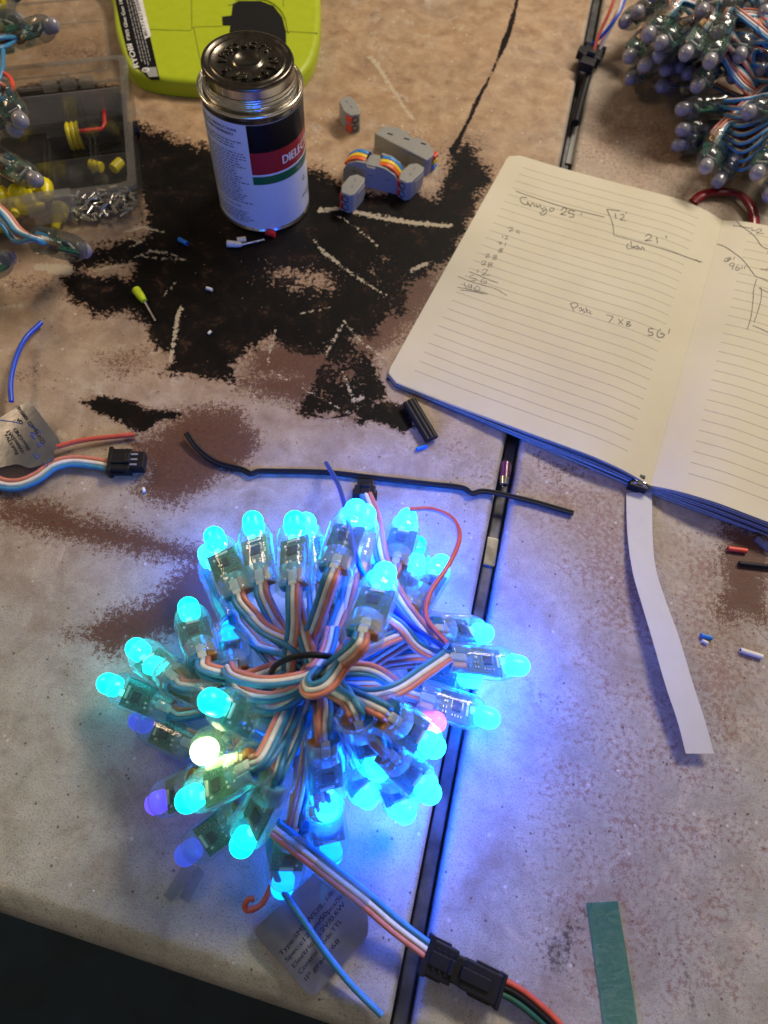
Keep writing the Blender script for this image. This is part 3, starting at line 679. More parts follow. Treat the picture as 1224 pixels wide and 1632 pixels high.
rp = roundpoly([(p.x, p.y, 0) for p in to], [3.5, 1.5, 2, 2, 1, 2.5, 3, 3.5])
mb = bent_sheet([(p.x, p.y) for p in rp], tz, 'foil')
o = mb.build('foil_tag', bundle); o.data.transform(Matrix.Translation(-bundle.location))
mbt = MB(); fnT = lambda q: Vector((q.x, q.y, tz(q.x, q.y)+0.18))
for s_, p0, p1 in (('Type:SMS/WS2811/RGB', (449,1523), (546,1408)), ('Spec:c12mm/50pcs/Str', (458,1533), (551,1424)), ('Electrical:12V/0.6W', (469,1543), (551,1441)), ('Control mode:TTL', (479,1553), (546,1468)), ('IP grade:68', (488,1564), (542,1500))):
    text_between(mbt, s_, W(*p0, 3), W(*p1, 3), 'ink', height=1.75, fn=fnT, bold=0.06)
o2 = mbt.build('tag_print', o); o2.data.transform(Matrix.Translation(-bundle.location))

# ------------------------------------------------------------------ wire plugs
def plug_mesh(mb, M, L=26, Wd=13, Hh=7, slots=True):
    mb.box((L*0.32, 0, Hh/2), (L*0.64, Wd, Hh), 'black_plastic', M, 0.7)
    mb.box((L*0.78, 0, Hh/2), (L*0.46, Wd*0.78, Hh*0.85), 'black_plastic', M, 0.6)
    mb.box((1.0, 0, Hh/2), (2.2, Wd*1.16, Hh*1.12), 'black_plastic', M, 0.4)
    mb.box((L*0.36, 0, Hh*1.02), (L*0.55, Wd*0.42, Hh*0.22), 'black_plastic', M, 0.4)
    mb.box((L*0.56, 0, Hh*1.12), (2.0, Wd*0.44, Hh*0.3), 'black_plastic', M, 0.4)
    for s_ in (-1, 1): mb.box((L*0.3, s_*Wd*0.52, Hh*0.45), (L*0.34, 1.1, Hh*0.35), 'black_plastic', M, 0.3)
    if slots:
        for k in range(3): mb.box((L*0.72, (k-1)*3.0, Hh*0.94), (3.6, 0.9, 0.5), 'print_grey', M)
def on(p, q):
    """frame at p pointing to q"""
    d = (q-p); d.normalize(); M = Matrix.Rotation(math.atan2(d.y, d.x), 4, 'Z'); M.translation = p; return M, (q-p)
# plug of the bundle and the socket it is pushed into
a, b_ = W(676, 1518, 4.5), W(730, 1545, 4.5); dd = (b_-a).normalized()
Mp = Matrix.Rotation(math.atan2(dd.y, dd.x), 4, 'Z'); Mp.translation = a-Vector((0, 0, 2))
mb = MB(); plug_mesh(mb, Mp, 19, 12.5, 8, False)
for k in range(4): mb.box((4+k*2.6, 0, 8.3), (1.1, 8, 0.9), 'black_plastic', Mp, 0.2)
o = mb.build('plug', bundle); o.data.transform(Matrix.Translation(-bundle.location))
sock = empty('extension_lead', W(735, 1548, 0)); tag(sock, 'red, black and green lead plugged into the lit bundle at the bottom edge', 'cable')
mb = MB(); Ms = Mp @ Matrix.Translation((15.5, 0, 0.4)); mb.box((8, 0, 3.8), (16, 10.5, 7.2), 'black_plastic', Ms, 0.6); mb.box((15.6, 0, 3.8), (1.6, 12.6, 8.6), 'black_plastic', Ms, 0.4)
mb.box((5, 0, 7.8), (12, 4.5, 1.6), 'black_plastic', Ms, 0.4); mb.box((9, -5.6, 3.8), (9, 1.2, 4), 'black_plastic', Ms, 0.3); mb.box((9, 5.6, 3.8), (9, 1.2, 4), 'black_plastic', Ms, 0.3)
o = mb.build('socket', sock); o.data.transform(Matrix.Translation(-sock.location))
for v in (0,): pass
cable(sock, ppx([(785,1568,6),(815,1580,5),(850,1605,4),(890,1645,3),(930,1710,2)]), ('wire_red', 'wire_black', 'wire_dark_green'), 1.25, 30)

# plug hidden behind the top of the bundle with its lead
mb = MB(); M_, _ = on(W(581, 797, 2), W(583, 768, 2)); plug_mesh(mb, M_, 10, 11, 5, False); o = mb.build('plug', bundle); o.data.transform(Matrix.Translation(-bundle.location))
cable(bundle, ppx([(583,788,12),(596,820,20),(603,860,34),(612,900,42),(640,960,50),(690,1025,46)]), (C1, C2, C3), 1.2, 44)

# ------------------------------------------------------------------ unlit bundle, upper right
OFFN = [(1027,60,52,1070,22,60),(1045,72,50,1098,46,60),(998,95,32,1028,62,40),(1021,108,34,1062,80,45),(1042,93,38,1085,70,46),(999,129,12,1040,104,20),
 (1087,93,52,1130,38,66),(1128,106,55,1152,48,66),(1114,24,60,1148,-20,66),(1218,30,60,1222,-40,70),(1177,96,50,1192,40,60),(1167,129,34,1182,80,40),
 (1106,142,36,1142,106,44),(1055,114,24,1095,92,30),(1008,22,34,1060,4,40),(989,39,24,1035,14,30),(1223,80,45,1236,30,55),(1046,138,14,1100,148,16),
 (1076,175,26,1156,166,34),(1078,206,18,1146,210,24),(1070,233,8,1140,238,12),(1122,273,28,1142,222,40),(1138,298,8,1184,236,26),(1202,284,30,1234,226,40),
 (1183,180,44,1246,170,50),(1222,318,14,1250,270,20),(1065,60,30,1110,40,36),(1090,120,22,1130,100,30),(1150,80,40,1170,30,50),(1200,60,40,1215,10,50),(1062,28,46,1100,-20,54),(1035,0,40,1070,-40,50),(1142,60,58,1165,10,66),(1160,10,62,1180,-50,66),(1105,75,44,1140,30,56),(1210,120,40,1222,60,50),(1075,110,24,1112,84,34),(1190,20,56,1205,-40,64),(1218,200,30,1250,190,34),(1110,210,12,1180,212,16),(1168,262,16,1190,215,24),(1216,262,24,1240,215,30)]
HUB2 = W(1250, 90, 45)
ub = empty('pixel_light_bundle', (HUB2.x, HUB2.y, 0)); tag(ub, 'unlit grey string of pixel lights heaped at the top right', 'string lights')
for i, (tx, ty, zt, bx, by, zb) in enumerate(OFFN):
    T, B = solve(tx, ty, zt, bx, by, zb); b0, d, xa, c = place_node(ub, T, B, 'bulb_off', False, rr.uniform(-0.5, 0.5))
    ya = d.cross(xa)
    for s_ in (1, -1):
        hp = HUB2+Vector((rr.uniform(-14, 14), rr.uniform(-30, 30), rr.uniform(-18, 14))); inward = HUB2-b0; L = inward.length
        pts = [b0+d*4+ya*s_, b0-d*4+ya*(s_*1.2), b0-d*min(16, 0.4*L)+ya*(s_*2)+Vector((rr.uniform(-3, 3), rr.uniform(-3, 3), rr.uniform(0, 4))), hp-inward.normalized()*L*0.3+Vector((0, 0, rr.uniform(0, 8))), hp]
        for p in pts:
            if p.z < 2: p.z = 2
        cable(ub, pts, (C1, C2, C3), 0.95, 24, up=ya)
for k in range(9):
    cable(ub, ppx([(1158,160+11*k,32-2.5*k),(1185,158+14*k,40-3*k),(1224,150+11*k,38-k),(1270,140+5*k,32)]), (C1, C2, C3), 1.0, 30)
for k in range(4):
    cable(ub, ppx([(1150+8*k,40+30*k,56-6*k),(1180+8*k,70+30*k,50-6*k),(1210,110+24*k,40-5*k),(1250,150,34)]), (C3, C2, C1), 1.0, 30)
# dropped lead with plug in the seam
ld = empty('plug_lead', W(930, 100, 0)); tag(ld, 'black plug with red, white and blue wires resting over the seam top', 'cable')
mb = MB(); M_, _ = on(W(945, 88, 3), W(925, 128, 3)); plug_mesh(mb, M_, 24, 14, 8, False); mb.box((10, -8, 5), (8, 5, 6), 'black_plastic', M_, 0.6)
o = mb.build('plug', ld); o.data.transform(Matrix.Translation(-ld.location))
part_tube(ld, ppx([(942,96,7),(955,55,18),(975,10,30),(990,-40,40)]), 1.2, 'wire_red', 'red_wire')
part_tube(ld, ppx([(950,90,7),(965,60,16),(985,20,28),(1002,-40,40)]), 1.2, 'wire_white', 'white_wire')
part_tube(ld, ppx([(931,77,5),(950,66,14),(975,38,24),(992,10,30),(1008,-40,40)]), 1.2, 'wire_deep_blue', 'blue_wire')
part_tube(ld, ppx([(953,78,7),(970,46,14),(990,8,26)]), 1.2, 'wire_red_bluelit', 'red_wire')
part_tube(ld, ppx([(938,118,1.5),(929,150,0.2),(917,196,-0.6)]), 2.9, 'wire_black', 'sheath')

# ------------------------------------------------------------------ can of grease
CC = Vector((-99, 367, 0)); can = empty('grease_can', CC); tag(can, 'small metal can with white label and dark screw lid', 'can')
mb = MB(); mb.lathe([(0.1, 0.4), (26.5, 0.4), (28.2, 0.2), (28.7, 1.0), (28.5, 2.2), (28.0, 2.8), (28.0, 75.4), (28.4, 76.0), (28.9, 77.0), (28.9, 78.3), (28.3, 79.0), (27.5, 78.6), (27.1, 76.6), (26, 76.0), (22.5, 76.4), (22.3, 78.6), (22.3, 82)], 'tin', 72)
mb.build('body', can)
def facing():  # angle (about the can) pointing at the camera's foot
    return math.atan2(-CC.y, -CC.x)
PH0 = facing()
def cyl(th, z, r=28.12):
    a = PH0+math.radians(th); return Vector((math.cos(a)*r, math.sin(a)*r, z))
def patch(mb, t0, t1, z0, z1, mat, r, dr=0.0):
    n = max(2, int((t1-t0)/4)); vs = []
    for i in range(n+1):
        t = t0+(t1-t0)*i/n; vs += [cyl(t, z0, r), cyl(t, z1, r)]
    mb.add(vs, [(2*i, 2*i+2, 2*i+3, 2*i+1) for i in range(n)], mat, True)
lab = MB(); patch(lab, -180, 180, 3.6, 73.4, 'label_white_bluelit', 28.12)
T0_ = -11
patch(lab, T0_, 125, 56.5, 73.2, 'label_black', 28.17); patch(lab, T0_, 125, 42.5, 56.5, 'label_red', 28.172); patch(lab, T0_, 125, 35.8, 41.2, 'label_green', 28.17)
labo = lab.build('label', can)
pr = MB()
def wraptext(mb, txt, th0, z, size, mat, space=1.0, r=28.24, sx=1.0, bold=0.0):
    vs, fs = text_geo(txt, 1.0, space=space)
    for off in ([0] if not bold else [-bold, 0, bold]):
        mb.add([cyl(th0+math.degrees((v.x*size*sx+off)/28.1), z+v.y*size, r+abs(off)*0.05) for v in vs], fs, mat)
wraptext(pr, 'DIELECTRIC', 26, 46.5, 7.6, 'print_white', sx=0.82, bold=0.22)
wraptext(pr, 'SILICONE', 47, 37.0, 3.6, 'print_grey', bold=0.1)
wraptext(pr, 'READ ALL INSTRUCTIONS', -76, 68.8, 2.3, 'ink', sx=0.98, bold=0.06)
wraptext(pr, 'BEFORE USING THIS PRODUCT', -76, 66.0, 2.3, 'ink', sx=0.76, bold=0.06)
rt = random.Random(5); z = 62
while z > 7:
    if rt.random() < 0.16: z -= 1.9
    t = -78; end = -22+rt.uniform(-9, 7)
    while t < end:
        w_ = rt.uniform(2, 7); patch(pr, t, min(t+w_, end), z, z+0.75, 'ink_soft', 28.22); t += w_+rt.uniform(1.0, 1.8)
    z -= 1.75
for k, (t0, t1, z) in enumerate(((55, 66, 15), (67, 80, 15.4), (70, 84, 12.4), (58, 64, 26), (60, 62, 28))):
    t = t0
    while t < t1: patch(pr, t, t+1.6, z, z+1.1, 'ink', 28.22); t += 2.1
pr.build('label_print', labo)
lid = MB(); lz = lambda P: [(r_, 79+(z_-72.4)*0.635 if z_ < 88.7 else z_) for r_, z_ in P]
lid.lathe(lz([(22.6, 72.4), (25.3, 72.6), (25.9, 73.4), (25.2, 74.4), (24.5, 75.4), (24.9, 76.4), (24.6, 77.4), (24.1, 78.4), (24.6, 79.6), (24.4, 80.6)]), 'tin', 72)
lid.lathe(lz([(24.3, 80.6), (24.4, 88.6)]), 'tin', 180, rmod=lambda k: 1.0 if k % 2 else 0.978)
lid.lathe([(24.4, 89.2), (24.5, 90.0), (24.0, 91.2), (23.0, 91.6), (22.0, 91.2), (20.8, 90.4), (20.0, 90.3), (19.6, 90.9), (19.0, 90.9), (18.5, 90.3), (8.6, 90.3), (8.0, 90.6), (7.3, 91.3), (6.6, 91.3), (5.9, 90.6), (0.1, 90.5)], 'tin_dark', 96)
lido = lid.build('lid', can)
lt = MB()
def ringtext(mb, txt, a0, a1, r, z, size, mat):
    k = len(txt)
    for i, ch in enumerate(txt):
        a = math.radians(a0+(a1-a0)*i/(k-1)); vs, fs = text_geo(ch, size, 0.35, bevel=0.18)
        w_ = (max(v.x for v in vs)+min(v.x for v in vs))/2; M = Matrix.Translation((math.cos(a)*r, math.sin(a)*r, z)) @ Matrix.Rotation(a-math.pi/2, 4, 'Z')
        mb.add([M @ Vector((v.x-w_, v.y-size*0.35, v.z)) for v in vs], fs, mat, True)
ringtext(lt, 'PRODUCTS', 190, 50, 13.4, 90.5, 6.2, 'tin_dark'); ringtext(lt, 'MASTERS', 10, -135, 13.4, 90.5, 6.2, 'tin_dark')
lt.build('embossed_lettering', lido)

# ------------------------------------------------------------------ glue gun (lime battery tool), runs out of the frame
GZ = 12
gp = [W(x, y, GZ) for x, y in ((150,-110),(176,-10),(182,40),(196,88),(208,108),(226,118),(262,126),(330,131),(420,131),(466,126),(490,106),(504,78),(510,40),(511,0),(508,-60),(500,-120))]
gc = Vector((gp[8].x, gp[8].y, 0)); gun = empty('glue_gun', gc); tag(gun, 'lime green battery glue gun lying on its side behind the can', 'glue gun')
Mg = Matrix.Translation(-gc)
def smoothpoly(P, n=64):
    Q = P+P[:3]; out = []
    k = len(P)
    for i in range(n):
        s = i/n*k; j = int(s); u = s-j; a, b, c, d = P[(j-1) % k], P[j], P[(j+1) % k], P[(j+2) % k]
        out.append(0.5*((2*b)+(c-a)*u+(2*a-5*b+4*c-d)*u*u+(3*b-a-3*c+d)*u**3))
    return out
mb = MB(); mb.prism(smoothpoly(gp, 90), 0.5, GZ, 'lime', 4.0, Mg, 6); mb.build('housing', gun)
mb = MB(); sp = [W(x, y, GZ) for x, y in ((366,52),(371,8),(380,2),(415,2),(436,10),(450,28),(456,52),(456,110),(366,110))]; mb.prism(sp, GZ-1, GZ+0.35, 'black_matte', 0.0, Mg)
mb.prism([W(x, y, GZ) for x, y in ((354,27),(373,25),(373,41),(355,41))], GZ-1, GZ+0.3, 'black_matte', 0, Mg); mb.build('battery_slot', gun)
mb = MB(); Tl = [W(x, y, GZ+0.4) for x, y in ((366,8),(371,5),(380,-2),(415,-2),(438,7),(454,26),(460,52))]
mb.tube([p-gc for p in spline(Tl, 24)], 0.6, 'lime', 6); 
def seam(l): mb.tube([W(x, y, GZ+0.02)-gc for x, y in l], 0.32, 'lime_seam', 6)
seam([(238,47),(303,49),(309,43),(354,42)]); seam([(305,-20),(306,46)]); seam([(309,44),(318,90),(330,128)]); seam([(456,50),(506,53)]); seam([(450,-20),(452,10)])
mb.build('seam_lines', gun)
lb = [W(x, y, GZ) for x, y in ((178,-40),(211,-40),(222,0),(240,62),(254,124),(240,124),(218,108),(204,86),(192,40),(184,0))]
mb = MB(); mb.prism(lb, GZ-1.5, GZ+0.25, 'label_black', 0, Mg); lo = mb.build('rating_label', gun)
mb = MB(); f0 = lambda x, y: W(x, y, GZ+0.25)-gc
text_between(mb, 'RYOBI', f0(222,108), f0(210,70), 'print_white', 3.6, bold=0.3)
text_between(mb, 'P305 Glue Gun 18 V', f0(208,64), f0(193,-8), 'print_white', 2.3, bold=0.1)
rt = random.Random(9)
for k in range(4):
    s_ = -20
    while s_ < 98:
        w_ = rt.uniform(3, 9); xa_ = lambda y, k=k: 201+k*4.6+(y+6)*0.24; a = f0(xa_(s_), s_); b_ = f0(xa_(s_+w_), s_+w_)
        dv = (b_-a).normalized(); sd = Vector((-dv.y, dv.x, 0))*0.35; mb.add([a-sd+Vector((0,0,.1)), b_-sd+Vector((0,0,.1)), b_+sd+Vector((0,0,.1)), a+sd+Vector((0,0,.1))], [(0, 1, 2, 3)], 'print_grey'); s_ += w_+1.5
mb.prism([f0(x, y) for x, y in ((206,-30),(220,-30),(241,58),(231,62))], GZ+0.25, GZ+0.38, 'print_white', 0)
text_between(mb, '80171427202005', f0(236,58)+Vector((0,0,.25)), f0(218,-8)+Vector((0,0,.25)), 'ink', 2.2)
mb.prism([f0(x, y) for x, y in ((228,108),(249,107),(252,122),(238,123)) ], GZ+0.25, GZ+0.36, 'print_grey', 0)
cc = f0(232, 112); mb.lathe([(1.6, 0), (2.6, 0), (2.6, 0.1), (1.6, 0.1)], 'print_white', 20, Matrix.Translation(cc+Vector((0, 0, 0.15))))
text_between(mb, 'UL', cc+Vector((-1.1, -1, 0)), cc+Vector((1.1, -0.6, 0)), 'print_white', 1.6, lift=0.3)
mb.build('label_print', lo)

# ------------------------------------------------------------------ lever connectors
def lever2(pxc, ang, label, h=13.5, z0=0.0):
    """two-way lever connector standing on its side; local x = length"""
    c = W(pxc[0], pxc[1], 0); o = empty('lever_connector', c); tag(o, label, 'connector', 'grey two way lever connectors')
    o.rotation_euler.z = math.radians(ang)
    prof = [(-9.5, -3.6), (-6.5, -5.4), (6.0, -5.4), (9.6, -3.8), (9.8, 2.0), (6.0, 5.2), (-4, 5.4), (-9.5, 2.6)]
    mb = MB(); mb.prism(prof, 0, h, 'grey_plastic', 0.5)
    for s_ in (-1, 1): mb.box((1.5+s_*3.0, -0.5, h+0.02), (2.4, 0.5, 0.3), 'ink_soft', Matrix.Rotation(0.2, 4, 'Z'))
    mb.box((2.2, -5.42, h*0.5), (9.5, 0.5, h*0.62), 'grey_plastic', bev=0.2)
    mb.build('body', o)
    mb = MB()
    for k in (0, 1): mb.lathe([(2.3, 0), (2.5, 0.6), (2.1, 0.6), (1.9, -1.2), (0.1, -1.2)], 'black_matte', 16, Matrix.Translation((-9.35, -0.4, 3.6+k*6)) @ Matrix.Rotation(-math.pi/2, 4, 'Y') @ Matrix.Scale(0.95, 4))
    mb.build('wire_ports', o)
    for k in (0, 1):
        mb = MB(); mb.box((-5.8, 4.6, 3.4+k*6.4), (6.5, 2.6, 4.8), 'lever_red', Matrix.Rotation(0.25, 4, 'Z'), 0.6); mb.build('lever', o)
    return o
lever2((561,322), 68, 'small grey lever connector nearest the can, on the black stain')
lever2((652,303), 60, 'small grey lever connector against the coloured lever block')
lever2((557,198), 118, 'small grey lever connector standing alone behind the others')
def lever6(pxa, pxb, up, label, h=17.5, wide=13.0):
    a = W(*pxa, 0); b_ = W(*pxb, 0); c = (a+b_)/2; o = empty('lever_block', c); tag(o, label, 'connector', 'grey three way inline lever connectors')
    L = (b_-a).length; o.rotation_euler.z = math.atan2((b_-a).y, (b_-a).x)
    prof = [(-L/2, 0), (L/2, 0), (L/2, h*0.50), (L/2-3, h*0.80), (L/2-9, h*0.97), (3.5, h), (2.5, h*0.86), (-2.5, h*0.86), (-3.5, h), (-L/2+9, h*0.97), (-L/2+3, h*0.80), (-L/2, h*0.50)]
    if up:      # upright: levers on top; profile in x-z
        R = Matrix.Rotation(math.pi/2, 4, 'X')
        mb = MB()
        for y0, y1 in ((-wide/2, -wide/2+1.7), (wide/2-1.7, wide/2)): mb.prism(prof, -y1, -y0, 'grey_plastic', 0.0, R)
        core = [(x*0.965, z*0.80) for x, z in prof]; mb.prism(core, -wide/2+1.5, wide/2-1.5, 'grey_plastic', 0, R)
        mb.box((0, 0, h*0.84), (8.5, wide-3, 2.0), 'grey_plastic', bev=0.3)
        for k in range(3): mb.box((-L*0.3+k*L*0.3, -wide/2-0.02, h*0.55), (3.2, 0.3, 0.7), 'ink_soft')
        mb.build('body', o)
        for k, mt in enumerate(('lever_orange', 'lever_yellow', 'lever_blue')):
            for s_ in (-1, 1):
                y = -wide/2+3.25+k*3.25; pts = [(s_*(5.0+t*(L/2-5.6)), y, h*(0.93-0.0*t)+0.3-5.6*t**3.0+0.9*math.sin(t*3)) for t in [i/8 for i in range(9)]]
                fr = frames(pts); m2 = MB(); vs = []
                for (p, t, n_, b2) in fr:
                    for (u, w_) in ((-1.4, -0.8), (1.4, -0.8), (1.4, 0.7), (0.9, 0.9), (-0.9, 0.9), (-1.4, 0.7)): vs.append(p+Vector((0, 1, 0))*u+n_*w_)
                fs = [(i*6+j, i*6+(j+1) % 6, (i+1)*6+(j+1) % 6, (i+1)*6+j) for i in range(8) for j in range(6)]+[tuple(range(6)), tuple(range(53, 47, -1))]
                m2.add(vs, fs, mt); m2.build('lever', o)
    else:       # lying on its side: grey cheek upwards
        mb = MB(); mb.prism([(x, z-h/2) for x, z in prof], 0, wide, 'grey_plastic', 0.6)
        for k in range(3): mb.box((-L*0.30+k*L*0.28, 1.5, wide+0.02), (3.6, 0.9, 0.35), 'black_matte', Matrix.Rotation(0.25, 4, 'Z'))
        mb.box((L*0.3, -h/2-0.1, wide*0.5), (L*0.28, 0.5, wide*0.6), 'grey_plastic', bev=0.2)
        mb.build('body', o)
        for k, mt in enumerate(('lever_red', 'lever_yellow', 'lever_blue')):
            m2 = MB(); m2.box((L/2-1.0, h/2-5.5, wide-2.5-k*3.8), (4.5, 4.5, 2.8), mt, Matrix.Rotation(0, 4, 'Z'), 0.5); m2.build('lever', o)
            m2 = MB(); m2.box((-L/2+3.0, h/2-2.5, wide-2.5-k*3.8), (4.5, 3.0, 2.8), mt, Matrix.Rotation(0.5, 4, 'Z'), 0.5); m2.build('lever', o)
    return o
lever6((552,278), (638,300), True, 'grey connector block with orange, yellow and blue levers showing on top')
lever6((606,230), (688,272), False, 'grey connector block lying on its side behind the coloured levers', 15.0, 12.5)

# ------------------------------------------------------------------ notebook
BL, TL, BR, TR = W(613, 602, 3.2), W(813, 243, 3.2), W(1040, 769, 9), W(1156, 345, 9)
nb = empty('notebook', BR.lerp(TR, 0.5)-Vector((0, 0, 9))); tag(nb, 'open lined notebook with cream pages and pencilled measurements', 'notebook')
NBO = nb.location/MM
def smooth_interp(xs, ys):
    X = np.linspace(-0.3, 1.3, 641); Y = np.interp(X, xs, ys); k = np.hanning(61); k /= k.sum(); Y = np.convolve(np.pad(Y, 30, 'edge'), k, 'valid')
    return lambda u: float(np.interp(u, X, Y))
zl = smooth_interp([0, 0.25, 0.55, 0.78, 0.90, 1.0, 1.1], [3.2, 4.4, 7.6, 10.4, 9.4, 5.6, 2.5])
zr = smooth_interp([-0.1, 0.0, 0.08, 0.22, 0.5, 1.0], [2, 5.6, 10.0, 13.0, 13.0, 9.0])
PW, PL = 147.0, 207.0
sp_dir = (TR-BR); ebot = (BR-BL); etop = (TR-TL)
def page_pt(u, v, left=True, k=0.0):
    """u 0..1 outer edge -> spine (left) or spine -> outer (right); v 0..1 bottom -> top"""
    if left:
        p = (BL.lerp(BR, u)).lerp(TL.lerp(TR, u), v); z = zl(u)
    else:
        w0 = Vector((PW*0.992*math.cos(math.radians(-17.2)), PW*0.992*math.sin(math.radians(-17.2)), 0))
        p = BR.lerp(TR, v)+w0*u; z = zr(u)
    return Vector((p.x, p.y, z*(1-k)+0.6*k))
def page_mesh(left, k, th, grow, mat_top, mat_side):
    nu, nv = 44, 54; vs = []; uv = []
    R = 7.0
    for j in range(nv+1):
        v = j/nv; vm = v*PL; dv = min(vm, PL-vm); cut = (R-math.sqrt(max(0, R*R-(R-dv)**2))) if dv < R else 0
        for i in range(nu+1):
            w = i/nu
            if left: u = (cut+(PW-cut)*w)/PW
            else: u = ((PW-cut)*w)/PW
            q = page_pt(u, v, left, k); out = (1-u if left else u)
            vs.append(q + (sp_dir.normalized()*(grow*(2*v-1)*(0.3+0.7*abs(math.sin(3*u+k*9))))) - NBO)
            uv.append((u*PW if left else (1-u)*PW, vm))
    row = nu+1
    fs = [(j*row+i, j*row+i+1, (j+1)*row+i+1, (j+1)*row+i) for j in range(nv) for i in range(nu)]
    mb = MB(); mb.add(vs, fs, mat_top, True)
    ring = [i for i in range(row)]+[j*row+nu for j in range(1, nv+1)]+[nv*row+i for i in range(nu-1, -1, -1)]+[j*row for j in range(nv-1, 0, -1)]
    n0 = len(ring); rv = [vs[i] for i in ring]; mb.add(rv+[v-Vector((0, 0, th)) for v in rv], [(i, n0+i, n0+(i+1) % n0, (i+1) % n0) for i in range(n0)], mat_side, False)
    return mb, uv
for left in (True, False):
    par = None
    mb, uv = page_mesh(left, 0.0, 0.35, 0.0, 'ruled_page', 'page_edge'); o = mb.build('page', nb)
    ul = o.data.uv_layers.new(name='UVMap')
    for lp in o.data.loops:
        if lp.vertex_index < len(uv): ul.data[lp.index].uv = uv[lp.vertex_index]
    if left: pageL = o
    else: pageR = o
    NL = 12; mbs = MB()
    for q in range(1, NL):
        m2, _ = page_mesh(left, q/NL, 0.62 if q > 1 else 0.5, rt.uniform(-0.35, 0.5)+0.12*q, 'page_edge', 'page_edge')
        mbs.add([Vector(v) for v in m2.v], m2.f, 'page_edge' if q % 2 else 'page_gap_shade', False)
    mbs.build('page_block', nb)
mb = MB(); cv = [page_pt(0, 0), page_pt(1, 0), page_pt(1, 0, False), page_pt(1, 1, False), page_pt(0, 1, False), page_pt(1, 1), page_pt(0, 1)]
mb.prism([(BL.x-NBO.x+1, BL.y-NBO.y+1), (BR.x-NBO.x, BR.y-NBO.y), (page_pt(1, 0, False)-NBO)[:2], (page_pt(1, 1, False)-NBO)[:2], (TR.x-NBO.x, TR.y-NBO.y), (TL.x-NBO.x+1, TL.y-NBO.y-1)], 0.05, 0.65, 'navy_cover'); mb.build('cover', nb)
def on_page(px, py, left):
    z = 10.0
    for _ in range(6):
        w = W(px, py, z); s = BR.lerp(TR, 0); 
        dirs = sp_dir.normalized(); rel = w-BR
        if left: e = (BL-BR).lerp(TL-TR, 0.5).normalized(); d1, d2 = e, dirs
        else: e = Vector((math.cos(math.radians(-17.2)), math.sin(math.radians(-17.2)), 0)); d1, d2 = e, dirs
        det = d1.x*d2.y-d1.y*d2.x; a = (rel.x*d2.y-rel.y*d2.x)/det
        z = zl(1-a/148.0) if left else zr(a/146.0)
    return W(px, py, z)
def stroke(mb, pl, left, mat='pencil', w=0.32, sm=True):
    pts = [on_page(x, y, left) for x, y in pl]
    if sm and len(pts) > 2: pts = spline(pts, 5*len(pts))
    else: pts = spline(pts, 12) if len(pts) > 1 else pts
    fix = []
    for p in pts:
        x, y, _ = PX(p.x, p.y, p.z); q = on_page(float(x), float(y), left); fix.append(q+Vector((0, 0, 0.16)))
    vs = []
    for i, p in enumerate(fix):
        a = fix[max(0, i-1)]; c = fix[min(len(fix)-1, i+1)]; t = (c-a); t = t.normalized() if t.length > 1e-6 else Vector((1, 0, 0)); s = Vector((-t.y, t.x, 0))
        s = s.normalized()*(w/2*(0.85+0.5*rt.random())); vs += [p-s-NBO, p+s-NBO]
    mb.add(vs, [(2*i, 2*i+2, 2*i+3, 2*i+1) for i in range(len(fix)-1)], mat)
def zs(o, pts, sc): return [(o[0]+x/sc, o[1]+y/sc) for x, y in pts]
A_ = lambda pts: zs((780, 240), pts, 2.757); B_ = lambda pts: zs((720, 300), pts, 6.8); D_ = lambda pts: zs((1110, 320), pts, 6.8)
mb = MB()
for l in ([(115,178),(200,208),(330,250),(420,272),(505,293)], [(515,258),(530,290),(543,330),(546,372)], [(515,258),(575,266)], [(546,372),(640,398),(780,438),(905,482),(935,490)], [(905,478),(925,492)]): stroke(mb, A_(l), True, 'pencil', 0.38)
hand = [[(165,208),(145,205),(135,215),(145,232),(165,238),(168,225)],[(168,226),(180,246),(186,232),(196,236),(200,248)],[(205,236),(212,250),(222,240),(226,256)],[(245,250),(232,256),(240,266),(248,256),(252,270),(236,284),(222,276),(240,266)],[(262,262),(275,252),(284,260),(270,268),(262,262)],
 [(315,262),(328,252),(340,260),(328,274),(312,280),(338,284)],[(375,268),(352,262),(350,276),(366,278),(370,292),(348,292)],[(402,276),(405,284)],
 [(553,276),(556,300)],[(575,284),(588,280),(590,292),(575,304),(598,308)],[(602,270),(600,278)],
 [(685,378),(700,368),(712,376),(700,390),(682,396),(714,396)],[(735,380),(738,408)],[(776,374),(778,386)],
 [(612,412),(604,416),(606,430),(620,432)],[(622,400),(626,432),(634,420),(640,434)],[(640,424),(650,418),(652,434),(644,434)],[(656,424),(664,436),(672,424),(682,438)],
 [(356,672),(362,688),(372,706)],[(352,674),(378,670),(388,684),(366,694)],[(392,696),(402,690),(404,702),(394,706)],[(416,696),(408,704),(420,710),(412,716)],[(424,690),(430,716)],[(422,702),(440,704)],[(446,708),(438,714),(450,720)],
 [(512,722),(535,728),(542,732),(525,756)],[(566,740),(586,766)],[(588,742),(566,762)],[(620,752),(604,754),(606,764),(622,768),(606,774),(602,766),(618,756)],
 [(722,784),(702,782),(700,796),(716,800),(716,812),(696,810)],[(752,784),(738,800),(740,818),(760,820),(768,808),(750,804)],[(792,784),(786,806)]]
for l in hand: stroke(mb, A_(l), True, 'pencil', 0.44)
